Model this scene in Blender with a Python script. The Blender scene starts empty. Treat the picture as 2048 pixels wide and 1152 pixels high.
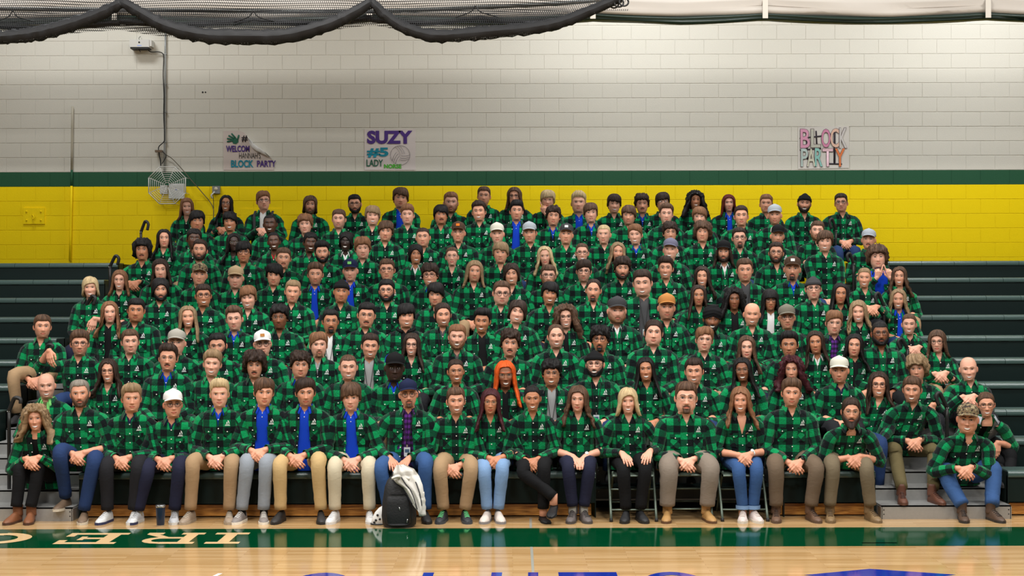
import bpy, math, random
import numpy as np
R = random.Random(7); NP = np.random.RandomState(5)
sc = bpy.context.scene
PI = math.pi
# ------------------------------------------------------------------ camera, world, lamps, exposure
FOC = 2734.0; CAMH = 2.055; HOR = 590.0; ROLL = 0.0024
cam_d = bpy.data.cameras.new('camera'); cam = bpy.data.objects.new('camera', cam_d)
sc.collection.objects.link(cam); sc.camera = cam
cam_d.sensor_width = 36.0; cam_d.lens = FOC/2048*36.0; cam_d.shift_y = (HOR-576)/2048
cam_d.clip_end = 100
cam.location = (0, 0, CAMH); cam.rotation_euler = (PI/2, ROLL, 0)
w = bpy.data.worlds.new('gym'); sc.world = w; w.use_nodes = True
w.node_tree.nodes['Background'].inputs[0].default_value = (1.0, 0.96, 0.90, 1)
w.node_tree.nodes['Background'].inputs[1].default_value = 0.12
sc.view_settings.view_transform = 'Standard'; sc.view_settings.look = 'None'
sc.view_settings.gamma = 1.0; sc.view_settings.use_curve_mapping = False
sc.view_settings.exposure = 0.0
def lamp(x, y, z, p, sx=1.4, sy=0.7, col=(1, .985, .955), tilt=0.0):
    d = bpy.data.lights.new('unseen_ceiling_lamp', 'AREA'); d.shape = 'RECTANGLE'; d.size = sx; d.size_y = sy
    d.energy = p; d.color = col
    o = bpy.data.objects.new('unseen_ceiling_lamp', d); sc.collection.objects.link(o)
    o.location = (x, y, z); o.rotation_euler = (tilt, 0, 0); return o
LAMPS = [(X, Y, 7.6, P) for Y, P in ((3.5, 290), (8.0, 275), (12.2, 200)) for X in (-7.5, -2.5, 2.5, 7.5)]
for L in LAMPS: lamp(*L)
for X, P in ((-6.0, 105), (1.6, 160), (6.6, 178)): lamp(X, 16.9, 7.7, P, col=(.97, 1.0, 1.02))  # unseen row added to light the wall, with its own strengths and cool tint
def px(x, y, Y):
    """point at depth Y that the photograph shows at pixel x, y"""
    xu = x - (y-576)*ROLL; yu = y + (x-1024)*ROLL
    return np.array([(xu-1024)*Y/FOC, Y, CAMH-(yu-HOR)*Y/FOC])
# ------------------------------------------------------------------ helpers
COL = sc.collection
def lin(c):
    return tuple((v/255/12.92 if v/255 <= .04045 else ((v/255+.055)/1.055)**2.4) for v in c)
MATS = {}
def nd(nt, t, **k):
    n = nt.nodes.new(t)
    for a, b in k.items(): setattr(n, a, b)
    return n
def mat(name, c=(200, 200, 200), rough=.6, metal=0.0, bump=0.0, bscale=60.0, var=0.0, spec=.5, coat=0.0):
    if name in MATS: return MATS[name]
    m = bpy.data.materials.new(name); m.use_nodes = True; nt = m.node_tree; b = nt.nodes['Principled BSDF']
    col = lin(c); b.inputs['Base Color'].default_value = (*col, 1); b.inputs['Roughness'].default_value = rough
    b.inputs['Metallic'].default_value = metal; b.inputs['Specular IOR Level'].default_value = spec
    b.inputs['Coat Weight'].default_value = coat
    if var or bump:
        tc = nd(nt, 'ShaderNodeTexCoord'); nz = nd(nt, 'ShaderNodeTexNoise')
        nz.inputs['Scale'].default_value = bscale; nz.inputs['Detail'].default_value = 4
        nt.links.new(tc.outputs['Object'], nz.inputs['Vector'])
        if var:
            mx = nd(nt, 'ShaderNodeMix', data_type='RGBA')
            mx.inputs[6].default_value = (*[v*(1-var) for v in col], 1); mx.inputs[7].default_value = (*[min(1, v*(1+var)) for v in col], 1)
            nt.links.new(nz.outputs['Fac'], mx.inputs[0]); nt.links.new(mx.outputs[2], b.inputs['Base Color'])
        if bump:
            bp = nd(nt, 'ShaderNodeBump'); bp.inputs['Strength'].default_value = bump; bp.inputs['Distance'].default_value = .01
            nt.links.new(nz.outputs['Fac'], bp.inputs['Height']); nt.links.new(bp.outputs[0], b.inputs['Normal'])
    MATS[name] = m; return m
class MB:
    """collects vertices, faces, colours, plaid coordinates and material slots of one mesh"""
    def __init__(s): s.v = []; s.q = []; s.t = []; s.c = []; s.u = []; s.n = 0; s.qm = []; s.tm = []
    def add(s, v, quads=None, tris=None, col=None, uv=None, m=0):
        v = np.asarray(v, float).reshape(-1, 3); s.v.append(v)
        if quads is not None and len(quads): s.q.append(np.asarray(quads, int).reshape(-1, 4)+s.n); s.qm.append(np.full(len(s.q[-1]), m))
        if tris is not None and len(tris): s.t.append(np.asarray(tris, int).reshape(-1, 3)+s.n); s.tm.append(np.full(len(s.t[-1]), m))
        s.c.append(np.broadcast_to(np.asarray(col if col is not None else (1, 1, 1), float), (len(v), 3)))
        s.u.append(np.asarray(uv, float) if uv is not None else np.zeros((len(v), 2)))
        s.n += len(v); return s
    def box(s, a, b, m=0, bev=0.0):
        (x0, y0, z0), (x1, y1, z1) = a, b
        v = [(x, y, z) for z in (z0, z1) for y in (y0, y1) for x in (x0, x1)]
        return s.add(v, [(0, 2, 3, 1), (4, 5, 7, 6), (0, 1, 5, 4), (2, 6, 7, 3), (0, 4, 6, 2), (1, 3, 7, 5)], m=m)
    def arrays(s):
        return np.concatenate(s.v)
    def mesh(s, name, mats, smooth=True, col=False, uv=False):
        v = np.concatenate(s.v); me = bpy.data.meshes.new(name); me.vertices.add(len(v)); me.vertices.foreach_set('co', v.ravel())
        q = np.concatenate(s.q) if s.q else np.zeros((0, 4), int); t = np.concatenate(s.t) if s.t else np.zeros((0, 3), int)
        nl = q.size+t.size; me.loops.add(nl); me.loops.foreach_set('vertex_index', np.concatenate([q.ravel(), t.ravel()]).astype(np.int32))
        npoly = len(q)+len(t); me.polygons.add(npoly)
        st = np.concatenate([np.arange(len(q))*4, q.size+np.arange(len(t))*3]).astype(np.int32)
        me.polygons.foreach_set('loop_start', st)
        mi = np.concatenate(s.qm+s.tm).astype(np.int32) if npoly else np.zeros(0, np.int32)
        me.polygons.foreach_set('material_index', mi)
        me.polygons.foreach_set('use_smooth', np.full(npoly, smooth))
        if col:
            a = me.attributes.new('Col', 'FLOAT_COLOR', 'POINT'); c = np.concatenate(s.c)
            a.data.foreach_set('color', np.concatenate([c, np.ones((len(c), 1))], 1).ravel())
        if uv:
            a = me.attributes.new('Plaid', 'FLOAT_VECTOR', 'POINT'); u = np.concatenate(s.u)
            a.data.foreach_set('vector', np.concatenate([u, np.zeros((len(u), 1))], 1).ravel())
        for m in (mats if isinstance(mats, (list, tuple)) else [mats]): me.materials.append(m)
        me.update(calc_edges=True); me.validate(); return me
    def obj(s, name, mats, parent=None, loc=None, **k):
        o = bpy.data.objects.new(name, s.mesh(name, mats, **k)); COL.objects.link(o)
        if parent: o.parent = parent
        if loc is not None: o.location = loc
        return o
def ob(name, me, parent=None, loc=None):
    o = bpy.data.objects.new(name, me); COL.objects.link(o)
    if parent: o.parent = parent
    if loc is not None: o.location = loc
    return o
def empty(name, loc):
    o = bpy.data.objects.new(name, None); COL.objects.link(o); o.location = loc; o.empty_display_size = .1; return o
def tag(o, label=None, cat=None, group=None, kind=None):
    if label: o['label'] = label
    if cat: o['category'] = cat
    if group: o['group'] = group
    if kind: o['kind'] = kind
    return o
def sm(e0, e1, x):
    t = np.clip((np.asarray(x, float)-e0)/(e1-e0), 0, 1); return t*t*(3-2*t)
def gridq(nr, nc, wrap=False):
    r = np.arange(nr-1)[:, None]; c = np.arange(nc if wrap else nc-1)[None, :]; c2 = (c+1) % nc
    return np.stack([r*nc+c, (r+1)*nc+c, (r+1)*nc+c2, r*nc+c2], -1).reshape(-1, 4)
def crom(P, m):
    """smooth curve through points, m samples"""
    P = np.asarray(P, float); n = len(P); Q = np.vstack([2*P[0]-P[1], P, 2*P[-1]-P[-2]])
    T = np.linspace(0, n-1-1e-9, m); i = T.astype(int); t = (T-i)[:, None]
    a, b, c, d = Q[i], Q[i+1], Q[i+2], Q[i+3]
    return .5*(2*b+(c-a)*t+(2*a-5*b+4*c-d)*t*t+(3*b-a-3*c+d)*t**3)
def tube(P, rad, m=14, ns=12, wr=0.0, seed=0, cap=True, flat=1.0):
    """lofted tube: verts, quads, uv; seam column duplicated"""
    P = np.asarray(P, float); C = crom(P, m) if m > len(P) else P; m = len(C)
    r = np.interp(np.linspace(0, 1, m), np.linspace(0, 1, len(rad)), rad)
    T = np.gradient(C, axis=0); T /= np.linalg.norm(T, axis=1)[:, None]+1e-9
    up = np.array([0, 0, 1.]) if abs(T[0][2]) < .9 else np.array([0, 1., 0])
    A = np.cross(T[0], up); A /= np.linalg.norm(A); F = [A]
    for k in range(1, m):
        A = F[-1]-T[k]*np.dot(F[-1], T[k]); F.append(A/(np.linalg.norm(A)+1e-9))
    A = np.array(F); B = np.cross(T, A)
    th = np.linspace(0, 2*PI, ns+1); L = np.concatenate([[0], np.cumsum(np.linalg.norm(np.diff(C, axis=0), axis=1))])
    rr = r[:, None]*np.ones(ns+1)
    if wr:
        g = np.random.RandomState(seed)
        for k in range(5):
            rr = rr*(1+wr*np.sin(L[:, None]*g.uniform(35, 110)+g.randint(1, 4)*th[None]+g.uniform(0, 6)))
    V = C[:, None]+A[:, None]*(rr*np.cos(th))[..., None]+B[:, None]*(rr*np.sin(th))[..., None]*flat
    uv = np.stack([np.broadcast_to(r.mean()*th, (m, ns+1)), np.broadcast_to(L[:, None], (m, ns+1))], -1)
    V = V.reshape(-1, 3); Q = gridq(m, ns+1)
    if cap:
        V = np.vstack([V, C[0]-T[0]*r[0]*.45, C[-1]+T[-1]*r[-1]*.1]); n0 = m*(ns+1)
        uv = np.vstack([uv.reshape(-1, 2), [[0, 0], [0, L[-1]]]])
        k = np.arange(ns); tr = np.vstack([np.stack([np.full(ns, n0), k, k+1], 1), np.stack([np.full(ns, n0+1), (m-1)*(ns+1)+k+1, (m-1)*(ns+1)+k], 1)])
        return V, Q, tr, uv
    return V, Q, None, uv.reshape(-1, 2)
def pipe(mb, P, r, seg=None, ns=8, **k):
    V, Q, T, u = tube(P, [r, r], seg or len(P), ns); mb.add(V, Q, T, **k); return mb
def ball(mb, c, r, nu=10, nv=7, **k):
    r = np.broadcast_to(np.asarray(r, float), (3,)); th = np.linspace(0, PI, nv); ph = np.linspace(0, 2*PI, nu+1)[:-1]
    V = np.stack([np.sin(th)[:, None]*np.cos(ph), np.sin(th)[:, None]*np.sin(ph), np.cos(th)[:, None]*np.ones(nu)], -1).reshape(-1, 3)*r+np.asarray(c)
    mb.add(V, gridq(nv, nu, True), **k); return mb
def disc(mb, c, r, ax, n=8, h=.002, **k):
    """short cylinder whose front faces along ax"""
    ax = np.asarray(ax, float); ax /= np.linalg.norm(ax); a = np.cross(ax, (0, 0, 1.) if abs(ax[2]) < .9 else (1., 0, 0)); a /= np.linalg.norm(a); b = np.cross(ax, a)
    t = np.linspace(0, 2*PI, n+1)[:-1]; c = np.asarray(c, float)
    ring = r*(np.cos(t)[:, None]*a+np.sin(t)[:, None]*b); V = np.vstack([c+ring, c+ring+ax*h, c+ax*h])
    i = np.arange(n); j = (i+1) % n
    mb.add(V, np.stack([i, j, n+j, n+i], 1), np.stack([n+i, n+j, np.full(n, 2*n)], 1), **k); return mb
def text_mesh(s, size, thick=0.0, ext=.001, font_off=0.0):
    cu = bpy.data.curves.new('t', 'FONT'); cu.body = s; cu.size = size; cu.offset = font_off; cu.extrude = ext; cu.resolution_u = 3
    cu.align_x = 'CENTER'; cu.align_y = 'CENTER'
    o = bpy.data.objects.new('t', cu); COL.objects.link(o); dg = bpy.context.evaluated_depsgraph_get()
    me = bpy.data.meshes.new_from_object(o.evaluated_get(dg)); bpy.data.objects.remove(o); bpy.data.curves.remove(cu); return me
# ------------------------------------------------------------------ the setting
def node_mat(name, f, rough=.5, **k):
    m = mat(name, rough=rough, **k); nt = m.node_tree; f(nt, nt.nodes['Principled BSDF']); return m
def paint(name, c, rough=.45):
    return mat(name, c, rough=.6, bump=.25, bscale=90, var=.03, spec=.2)
M_WALLW = paint('wall_paint_offwhite', (212, 208, 196)); M_WALLG = paint('wall_paint_green', (38, 84, 58)); M_WALLY = paint('wall_paint_yellow', (250, 217, 0))
YW = 19.1; CH = .2032; Z0G = 3.583; BW_ = .4064
def wmat(z): return M_WALLW if z > Z0G+CH-.01 else (M_WALLG if z > Z0G-.01 else M_WALLY)
wall = MB()
for a, b, mi in ((-.2, Z0G, 2), (Z0G, Z0G+CH, 1), (Z0G+CH, 9.0, 0)): wall.box((-11, YW+.004, a), (11, YW+.25, b), m=mi)
wall = tag(wall.obj('wall_back', [M_WALLW, M_WALLG, M_WALLY], smooth=False), kind='structure')
def block_v(x0, x1, z0, z1):
    g = .0022; b = .003; d = .0025
    o = [(x0+g, YW+d, z0+g), (x1-g, YW+d, z0+g), (x1-g, YW+d, z1-g), (x0+g, YW+d, z1-g)]
    i = [(x0+g+b, YW, z0+g+b), (x1-g-b, YW, z0+g+b), (x1-g-b, YW, z1-g-b), (x0+g+b, YW, z1-g-b)]
    return o+i, [(4, 5, 6, 7), (0, 1, 5, 4), (1, 2, 6, 5), (2, 3, 7, 6), (3, 0, 4, 7)]
blocks = []
for k in range(-7, 15):
    z0 = Z0G+k*CH
    for j in range(-21, 21):
        x0 = (j+(.5 if k % 2 else 0)+.12)*BW_
        blocks.append((x0, z0, wmat(z0+.1)))
vis = sorted(blocks, key=lambda b: abs(b[0]+.2)/1.9+abs(b[1]+.1-4.75) if b[1] > 2.95 else 99)
BM = {}
for n, (x0, z0, m) in enumerate(vis[:300]):
    if m.name not in BM:
        v, q = block_v(0, BW_, 0, CH); v = [(a, b-YW, c) for a, b, c in v]; BM[m.name] = MB().add(v, q).mesh('block', m, smooth=False)
    ob('block', BM[m.name], wall, (x0, YW, z0))
rest = MB(); ms = [M_WALLW, M_WALLG, M_WALLY]
for x0, z0, m in vis[300:]:
    v, q = block_v(x0, x0+BW_, z0, z0+CH); rest.add(v, q, m=ms.index(m))
tag(rest.obj('block_courses', ms, wall, smooth=False), kind='stuff')
# floor: maple strips, lacquered
def floor_nodes(nt, b):
    tc = nd(nt, 'ShaderNodeTexCoord'); mp = nd(nt, 'ShaderNodeMapping'); br = nd(nt, 'ShaderNodeTexBrick')
    nt.links.new(tc.outputs['Object'], br.inputs['Vector'])
    br.inputs['Scale'].default_value = 1; br.inputs['Brick Width'].default_value = .9; br.inputs['Row Height'].default_value = .057
    br.inputs['Mortar Size'].default_value = .0007; br.offset = .37; br.inputs['Bias'].default_value = 0
    br.inputs['Color1'].default_value = (*lin((198, 164, 118)), 1); br.inputs['Color2'].default_value = (*lin((178, 141, 92)), 1); br.inputs['Mortar'].default_value = (*lin((150, 112, 66)), 1)
    mp.inputs['Scale'].default_value = (1.2, 26, 1); nz = nd(nt, 'ShaderNodeTexNoise'); nz.inputs['Scale'].default_value = 2.2; nz.inputs['Detail'].default_value = 6
    nt.links.new(tc.outputs['Object'], mp.inputs['Vector']); nt.links.new(mp.outputs[0], nz.inputs['Vector'])
    mx = nd(nt, 'ShaderNodeMix', data_type='RGBA'); mx.blend_type = 'MULTIPLY'; mx.inputs[0].default_value = .35
    nt.links.new(br.outputs['Color'], mx.inputs[6]); nt.links.new(nz.outputs['Color'], mx.inputs[7])
    rp = nd(nt, 'ShaderNodeValToRGB'); rp.color_ramp.elements[0].color = (.55, .5, .45, 1); rp.color_ramp.elements[1].color = (1, 1, 1, 1); rp.color_ramp.elements[0].position = .3; rp.color_ramp.elements[1].position = .6
    nt.links.new(nz.outputs['Fac'], rp.inputs[0]); nt.links.new(rp.outputs[0], mx.inputs[7]); nt.links.new(mx.outputs[2], b.inputs['Base Color'])
M_FLOOR = node_mat('maple_floor', floor_nodes, rough=.10, spec=.45)
fl = MB(); fl.box((-12, 2, -.1), (12, YW+.2, 0)); floor = tag(fl.obj('floor', M_FLOOR, smooth=False), kind='structure')
def floormark(name, polys, c, z=.0012):
    mb = MB()
    for kp, p in enumerate(polys):
        n = len(p); zz = z+kp*1.2e-4
        mb.add([(x, y, zz) for x, y in p], [range(4)] if n == 4 else None, [range(3)] if n == 3 else None)
    return mb.obj(name, mat('floor_paint_%d_%d_%d' % c, c, rough=.08, spec=.4), floor, smooth=False)
def fy(y): return FOC*CAMH/(y-HOR)
YS0, YS1 = fy(1094), fy(1056.5)
floormark('painted_stripe', [[(-11, YS0), (11, YS0), (11, YS1), (-11, YS1)]], (0, 62, 34))
def floortext(name, s, xa, xb, y0, y1, c, rot):
    me = text_mesh(s, 1.0, ext=0, font_off=.012); co = np.zeros(len(me.vertices)*3); me.vertices.foreach_get('co', co); co = co.reshape(-1, 3)
    mn, mxx = co.min(0), co.max(0); u = (co-mn)/np.maximum(mxx-mn, 1e-6)
    if rot: u[:, 0] = 1-u[:, 0]; u[:, 1] = 1-u[:, 1]
    co[:, 0] = xa+u[:, 0]*(xb-xa); co[:, 1] = y0+u[:, 1]*(y1-y0); co[:, 2] = .0022
    me.vertices.foreach_set('co', co.ravel()); me.update(); me.materials.append(mat('floor_letter_%d_%d_%d' % c, c, rough=.08, spec=.4))
    return ob(name, me, floor)
def fx(x, Y): return (x-1024)*Y/FOC
LY0, LY1 = fy(1086.5), fy(1064.5); LYM = (LY0+LY1)/2
# block letters seen upside down: I, R, E and the start of the next word, each with slab serifs
def letter(name, polys, xa, xb, c=(226, 190, 140)):
    floormark(name, [[(xb-(xb-xa)*u, LY1-(LY1-LY0)*v) for u, v in p] for p in polys], c, .0024)
def bar(a, b, c, d): return [(a, b), (c, b), (c, d), (a, d)]
xa, xb = fx(412, LY0), fx(499, LY1); W_ = lambda x: fx(x, LYM)
letter('painted_letter', [bar(0, 0, 1, .16), bar(0, .84, 1, 1), bar(.33, .16, .67, .84)], W_(420), W_(488))
arc = lambda n, a0, a1, r0, r1, cx, cy, sx: [[(cx+sx*r0*math.sin(a), cy-r0*math.cos(a)), (cx+sx*r1*math.sin(a), cy-r1*math.cos(a)), (cx+sx*r1*math.sin(b_), cy-r1*math.cos(b_)), (cx+sx*r0*math.sin(b_), cy-r0*math.cos(b_))] for a, b_ in zip(np.linspace(a0, a1, n+1)[:-1], np.linspace(a0, a1, n+1)[1:])]
letter('painted_letter', [bar(0, 0, .4, .16), bar(0, .84, .4, 1), bar(.1, .16, .3, .84), bar(.3, .84, .6, 1), bar(.3, .4, .6, .54), [(.5, .46), (.68, .46), (1, .16), (.78, .16)], bar(.72, 0, 1, .16)] + arc(8, 0, PI, .16, .30, .6, .70, 1.1), W_(282), W_(398))
letter('painted_letter', [bar(0, 0, 1, .16), bar(0, .84, 1, 1), bar(.12, .16, .34, .84), bar(.34, .43, .7, .57), bar(.86, .16, 1, .34), bar(.86, .66, 1, .84), bar(.62, .34, .72, .66)], W_(124), W_(244))
letter('painted_letter', arc(24, 0, 2*PI, .30, .5, .5, .5, 1.0), W_(-75), W_(60))
BL = (24, 44, 140)
yb = fy(1145)
def ellarc(xc, rx, name):
    polys = []; yc = yb-.75; n = 18
    for i in range(n):
        t0, t1 = PI*i/n, PI*(i+1)/n; P = lambda t, k: (xc+rx*k*math.cos(t), yc+.75*(1-(1-k)*.55)*math.sin(t))
        polys.append([P(t0, 1), P(t1, 1), P(t1, .72), P(t0, .72)])
    floormark(name, polys, BL)
ellarc(fx(651, yb), .29, 'painted_letter'); ellarc(fx(1338, yb), .30, 'painted_letter')
for xl, xr in ((846, 867), (982, 1003), (1055, 1075), (1115, 1231)):
    a, b = fx(xl, yb), fx(xr, yb); floormark('painted_letter', [[(a, yb), (b, yb), (b-.02, yb-1.2), (a-.02, yb-1.2)]] if xr-xl < 60 else [[(a, yb), (b, yb), (b, yb-.18), (a, yb-.18)], [(a, yb-.18), (a+.1, yb-.18), (a+.1, yb-1.2), (a, yb-1.2)]], BL)
floormark('painted_emblem', [[(fx(1745, yb), yb+.1), (fx(1900, yb), yb-.12), (fx(1745, yb), yb-.4)], [(fx(1745, yb), yb+.1), (fx(1745, yb), yb-.4), (fx(1600, yb), yb-.12)]], BL)
floormark('painted_line', [[(fx(1059, 11), fy(1145)), (fx(1064, 11), fy(1145)), (fx(1064.5, 11.17), YS0), (fx(1059, 11.17), YS0)], [(fx(1058, 12), YS1), (fx(1063, 12), YS1), (fx(1063, 12.5), 12.6), (fx(1058, 12.5), 12.6)]], (160, 160, 150))
floormark('painted_line', [[(fx(424, 10.05), fy(1153)), (fx(433, 10.05), fy(1153)), (fx(443, 10.1), fy(1145.5)), (fx(434, 10.1), fy(1145.5))]], (235, 235, 230))
floormark('tape_mark', [[(fx(1728, 11.2), fy(1088.5)), (fx(1799, 11.2), fy(1088.5)), (fx(1799, 11.2), fy(1087)), (fx(1728, 11.2), fy(1087))]], (225, 205, 170))
# bleachers
Y0 = 12.6; D = .611; H = .230; S0 = .424
def seatY(i): return Y0+D*i
def seatZ(i): return S0+H*i
M_SEAT = mat('green_seat_plastic', (60, 80, 76), rough=.30, bump=.1, bscale=200, var=.05); M_RISER = mat('dark_green_riser', (6, 25, 23), rough=.55, spec=.25, var=.08, bscale=30)
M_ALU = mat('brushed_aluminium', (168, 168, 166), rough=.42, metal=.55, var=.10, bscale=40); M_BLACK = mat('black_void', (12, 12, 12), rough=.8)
M_OAK = None
def seat_module(wd):
    prof = [(.30, -.012), (.30, 0), (.06, .0), (.03, -.002), (.012, -.010), (.002, -.024), (0, -.045), (.004, -.06), (.012, -.062)]
    mb = MB(); n = len(prof); e = .0022
    V = [(x, y, z) for x in (e, wd-e) for y, z in prof]; Q = [(k, k+1, n+k+1, n+k) for k in range(n-1)]
    mb.add(V, Q); mb.add(V[:n], None, [(0, k+1, k) for k in range(1, n-1)]); mb.add(V[n:], None, [(0, k, k+1) for k in range(1, n-1)])
    mb.box((wd*.5-.045, -.0015, -.056), (wd*.5+.045, .004, -.051))
    return mb.mesh('seat_module', M_SEAT, smooth=False)
MODS = {}
ordn = ['first', 'second', 'third', 'fourth', 'fifth', 'sixth', 'seventh', 'eighth', 'ninth', 'tenth', 'eleventh', 'twelfth', 'thirteenth', 'fourteenth', 'fifteenth', 'sixteenth', 'seventeenth', 'eighteenth', 'nineteenth', 'twentieth', 'twenty-first', 'twenty-second', 'twenty-third', 'twenty-fourth', 'twenty-fifth']
SECT = [('left section', -8.4, -5.22), ('centre section', -4.0, 3.35), ('right section', 4.57, 8.0)]
for i in range(10):
    for sname, xa, xb in SECT:
        spans = [(xa, xb)]
        if i == 0 and sname[0] == 'c': spans = [(-4.0, .77), (2.50, 3.35)]
        root = empty('bleacher_row', ((xa+xb)/2, seatY(i), seatZ(i)))
        tag(root, '%s row of green plastic bleacher seats from the floor, %s' % (ordn[i], sname), 'bleacher', 'bleacher rows')
        ox = (xa+xb)/2
        for a, b in spans:
            n = max(1, round((b-a)/.457)); wd = (b-a)/n; key = round(wd, 4)
            if key not in MODS: MODS[key] = seat_module(wd)
            for k in range(n): ob('seat_module', MODS[key], root, (a+k*wd-ox, 0, 0))
            mb = MB(); zb = -.43 if i else -.29
            mb.box((a-ox, .02, zb), (b-ox, .05, -.05)); mb.box((a-ox, .27, -.20 if i < 9 else -.35), (b-ox, .30, -.012))
            mb.obj('riser_panel', M_RISER, root, smooth=False)
            for e_ in (a, b-.01): MB().box((e_-ox, .015, -seatZ(i)+.001), (e_-ox+.01, D+.015, -.013)).obj('end_panel', M_RISER, root, smooth=False)
            if i: MB().box((a-ox, -.30, -.435), (b-ox, .10, -.415)).obj('foot_deck', M_RISER, root, smooth=False)
def oak_nodes(nt, b):
    tc = nd(nt, 'ShaderNodeTexCoord'); mp = nd(nt, 'ShaderNodeMapping'); mp.inputs['Scale'].default_value = (1.0, 8, 14); wv = nd(nt, 'ShaderNodeTexNoise'); wv.inputs['Scale'].default_value = 4; wv.inputs['Detail'].default_value = 5; wv.inputs['Distortion'].default_value = 1.2
    nt.links.new(tc.outputs['Object'], mp.inputs['Vector']); nt.links.new(mp.outputs[0], wv.inputs['Vector'])
    rp = nd(nt, 'ShaderNodeValToRGB'); rp.color_ramp.elements[0].color = (*lin((150, 92, 36)), 1); rp.color_ramp.elements[1].color = (*lin((214, 150, 72)), 1); rp.color_ramp.elements[0].position = .35; rp.color_ramp.elements[1].position = .62
    nt.links.new(wv.outputs['Fac'], rp.inputs[0]); nt.links.new(rp.outputs[0], b.inputs['Base Color'])
M_OAK = node_mat('varnished_oak', oak_nodes, rough=.35)
for n, (a, b) in enumerate(((-3.95, .73), (2.45, 3.32), (4.6, 8.0))):
    o = MB().box((a, Y0+.08, .012), (b, Y0+.12, .115)).obj('base_board', M_OAK, smooth=False)
    tag(o, ['long varnished oak board along the floor under the left front seats', 'short varnished oak board behind the brown boots near the right step', 'varnished oak board at the right edge beyond the metal step'][n], 'board')
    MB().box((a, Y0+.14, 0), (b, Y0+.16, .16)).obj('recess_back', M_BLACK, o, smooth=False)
# recess behind the folding chairs
rec = empty('recess_panel', (1.63, Y0+D, 0)); tag(rec, 'dark grey metal panel closing the recess behind the folding chairs', 'panel')
mb = MB().box((-.88, -.04, .09), (.88, -.02, .40)); mb.obj('panel', mat('grey_steel', (78, 80, 78), rough=.45, metal=.4), rec, smooth=False)
MB().box((-.88, -.06, .075), (.88, -.01, .092)).obj('rail', M_ALU, rec, smooth=False)
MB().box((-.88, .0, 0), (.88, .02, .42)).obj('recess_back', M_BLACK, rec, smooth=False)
mb = MB(); [disc(mb, (-.80, -.04, z), .008, (0, -1, 0)) for z in (.36, .26, .16)]; tag(mb.obj('bolts', M_ALU, rec), kind='stuff')
# aisle stairs
def stairs(xa, xb, side):
    for j in range(19):
        z = .124+.115*j; y = 12.48+.3*j
        r = empty('aisle_step', ((xa+xb)/2, y, 0)); w2 = (xb-xa)/2-.004*(j > 0)-(.02 if j else 0)
        tag(r, '%s aluminium aisle step from the floor beside the %s handrails' % (ordn[j], side), 'step', 'aisle steps %s' % side)
        MB().box((-w2, 0, max(0, z-.135) if j else 0), (w2, .02, z)).obj('front_panel', M_ALU, r, smooth=False)
        mb = MB().box((-w2, .0, z-.012), (w2, .34, z))
        for k in range(9): mb.box((-w2, .012+k*.034, z), (w2, .028+k*.034, z+.003))
        mb.obj('tread', M_ALU, r, smooth=False)
        if j == 0:
            for s in (-1, 1): MB().box((s*w2-.006, 0, 0), (s*w2+.006, .34, z-.012)).obj('side_panel', M_ALU, r, smooth=False)
            mb = MB()
            for s in (-1, 1):
                for zz in (.045, .085): disc(mb, (s*(w2-.02), 0, zz), .006, (0, -1, 0), 6)
            tag(mb.obj('rivets', mat('dark_metal', (40, 40, 42), rough=.4, metal=.7), r), kind='stuff')
stairs(-5.2, -4.02, 'left'); stairs(3.37, 4.55, 'right')
# handrails: a post that bends forward into a hook, dark bronze
M_RAIL = mat('dark_bronze_tube', (44, 43, 42), rough=.38, metal=.5); M_GRIP = mat('black_rubber_grip', (24, 24, 24), rough=.6)
# each rail: photo pixels of post foot, shoulder, hook top, hook end
RP = [((18, 900), (18, 818), (34, 795), (46, 806), 12.85, 'left'), ((88, 745), (88, 712), (100, 690), (108, 697), 14.1, 'left'), ((171, 668), (171, 610), (188, 592), (190, 610), 15.1, 'left'),
      ((219, 560), (220, 530), (234, 512), (238, 530), 16.5, 'left'), ((282, 490), (282, 461), (293, 443), (297, 461), 17.9, 'left'),
      ((1894, 870), (1894, 812), (1875, 785), (1874, 810), 13.2, 'right'), ((1816, 720), (1815, 694), (1799, 678), (1798, 698), 14.6, 'right'), ((1769, 645), (1768, 610), (1754, 586), (1752, 608), 15.6, 'right'),
      ((1708, 575), (1707, 525), (1697, 507), (1696, 525), 16.9, 'right'), ((1672, 490), (1672, 458), (1662, 438), (1661, 458), 18.0, 'right')]
for n, (a, b, c, d, Y, side) in enumerate(RP):
    A, B, C_, D_ = (px(*p, Y) for p in (a, b, c, d)); A = A.copy(); k = (Y-12.48)/.3; A[2] = .124+.115*max(0, int(k)); A[0] = B[0]
    r = empty('handrail', A); tag(r, '%s dark metal aisle handrail up from the floor on the %s aisle' % (ordn[n % 5], side), 'handrail', 'aisle handrails')
    B, C_, D_ = B-A, C_-A, D_-A; s = .018
    K1 = B+(C_-B)*.55+np.array([0, -.03, .0]); C2 = C_+np.array([0, -.05, 0]); D2 = C_*.62+D_*.38+np.array([np.sign(D_[0]-B[0])*.03, -.06, .01]); D3 = D_+np.array([0, -.06, 0])
    mb = MB(); pipe(mb, [(0, 0, 0), B*.5, B], s, 6); mb.obj('post', M_RAIL, r)
    mb = MB(); pipe(mb, [B*.97, K1, C2, D2, D3], s*1.08, 18); mb.obj('grip', M_GRIP, r)
    mb = MB(); [disc(mb, B*.97+np.array([dx, -s, dz]), .006, (0, -1, 0), 6) for dx in (-.008, .008) for dz in (0,)]; mb.obj('screws', M_ALU, r)
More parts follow.
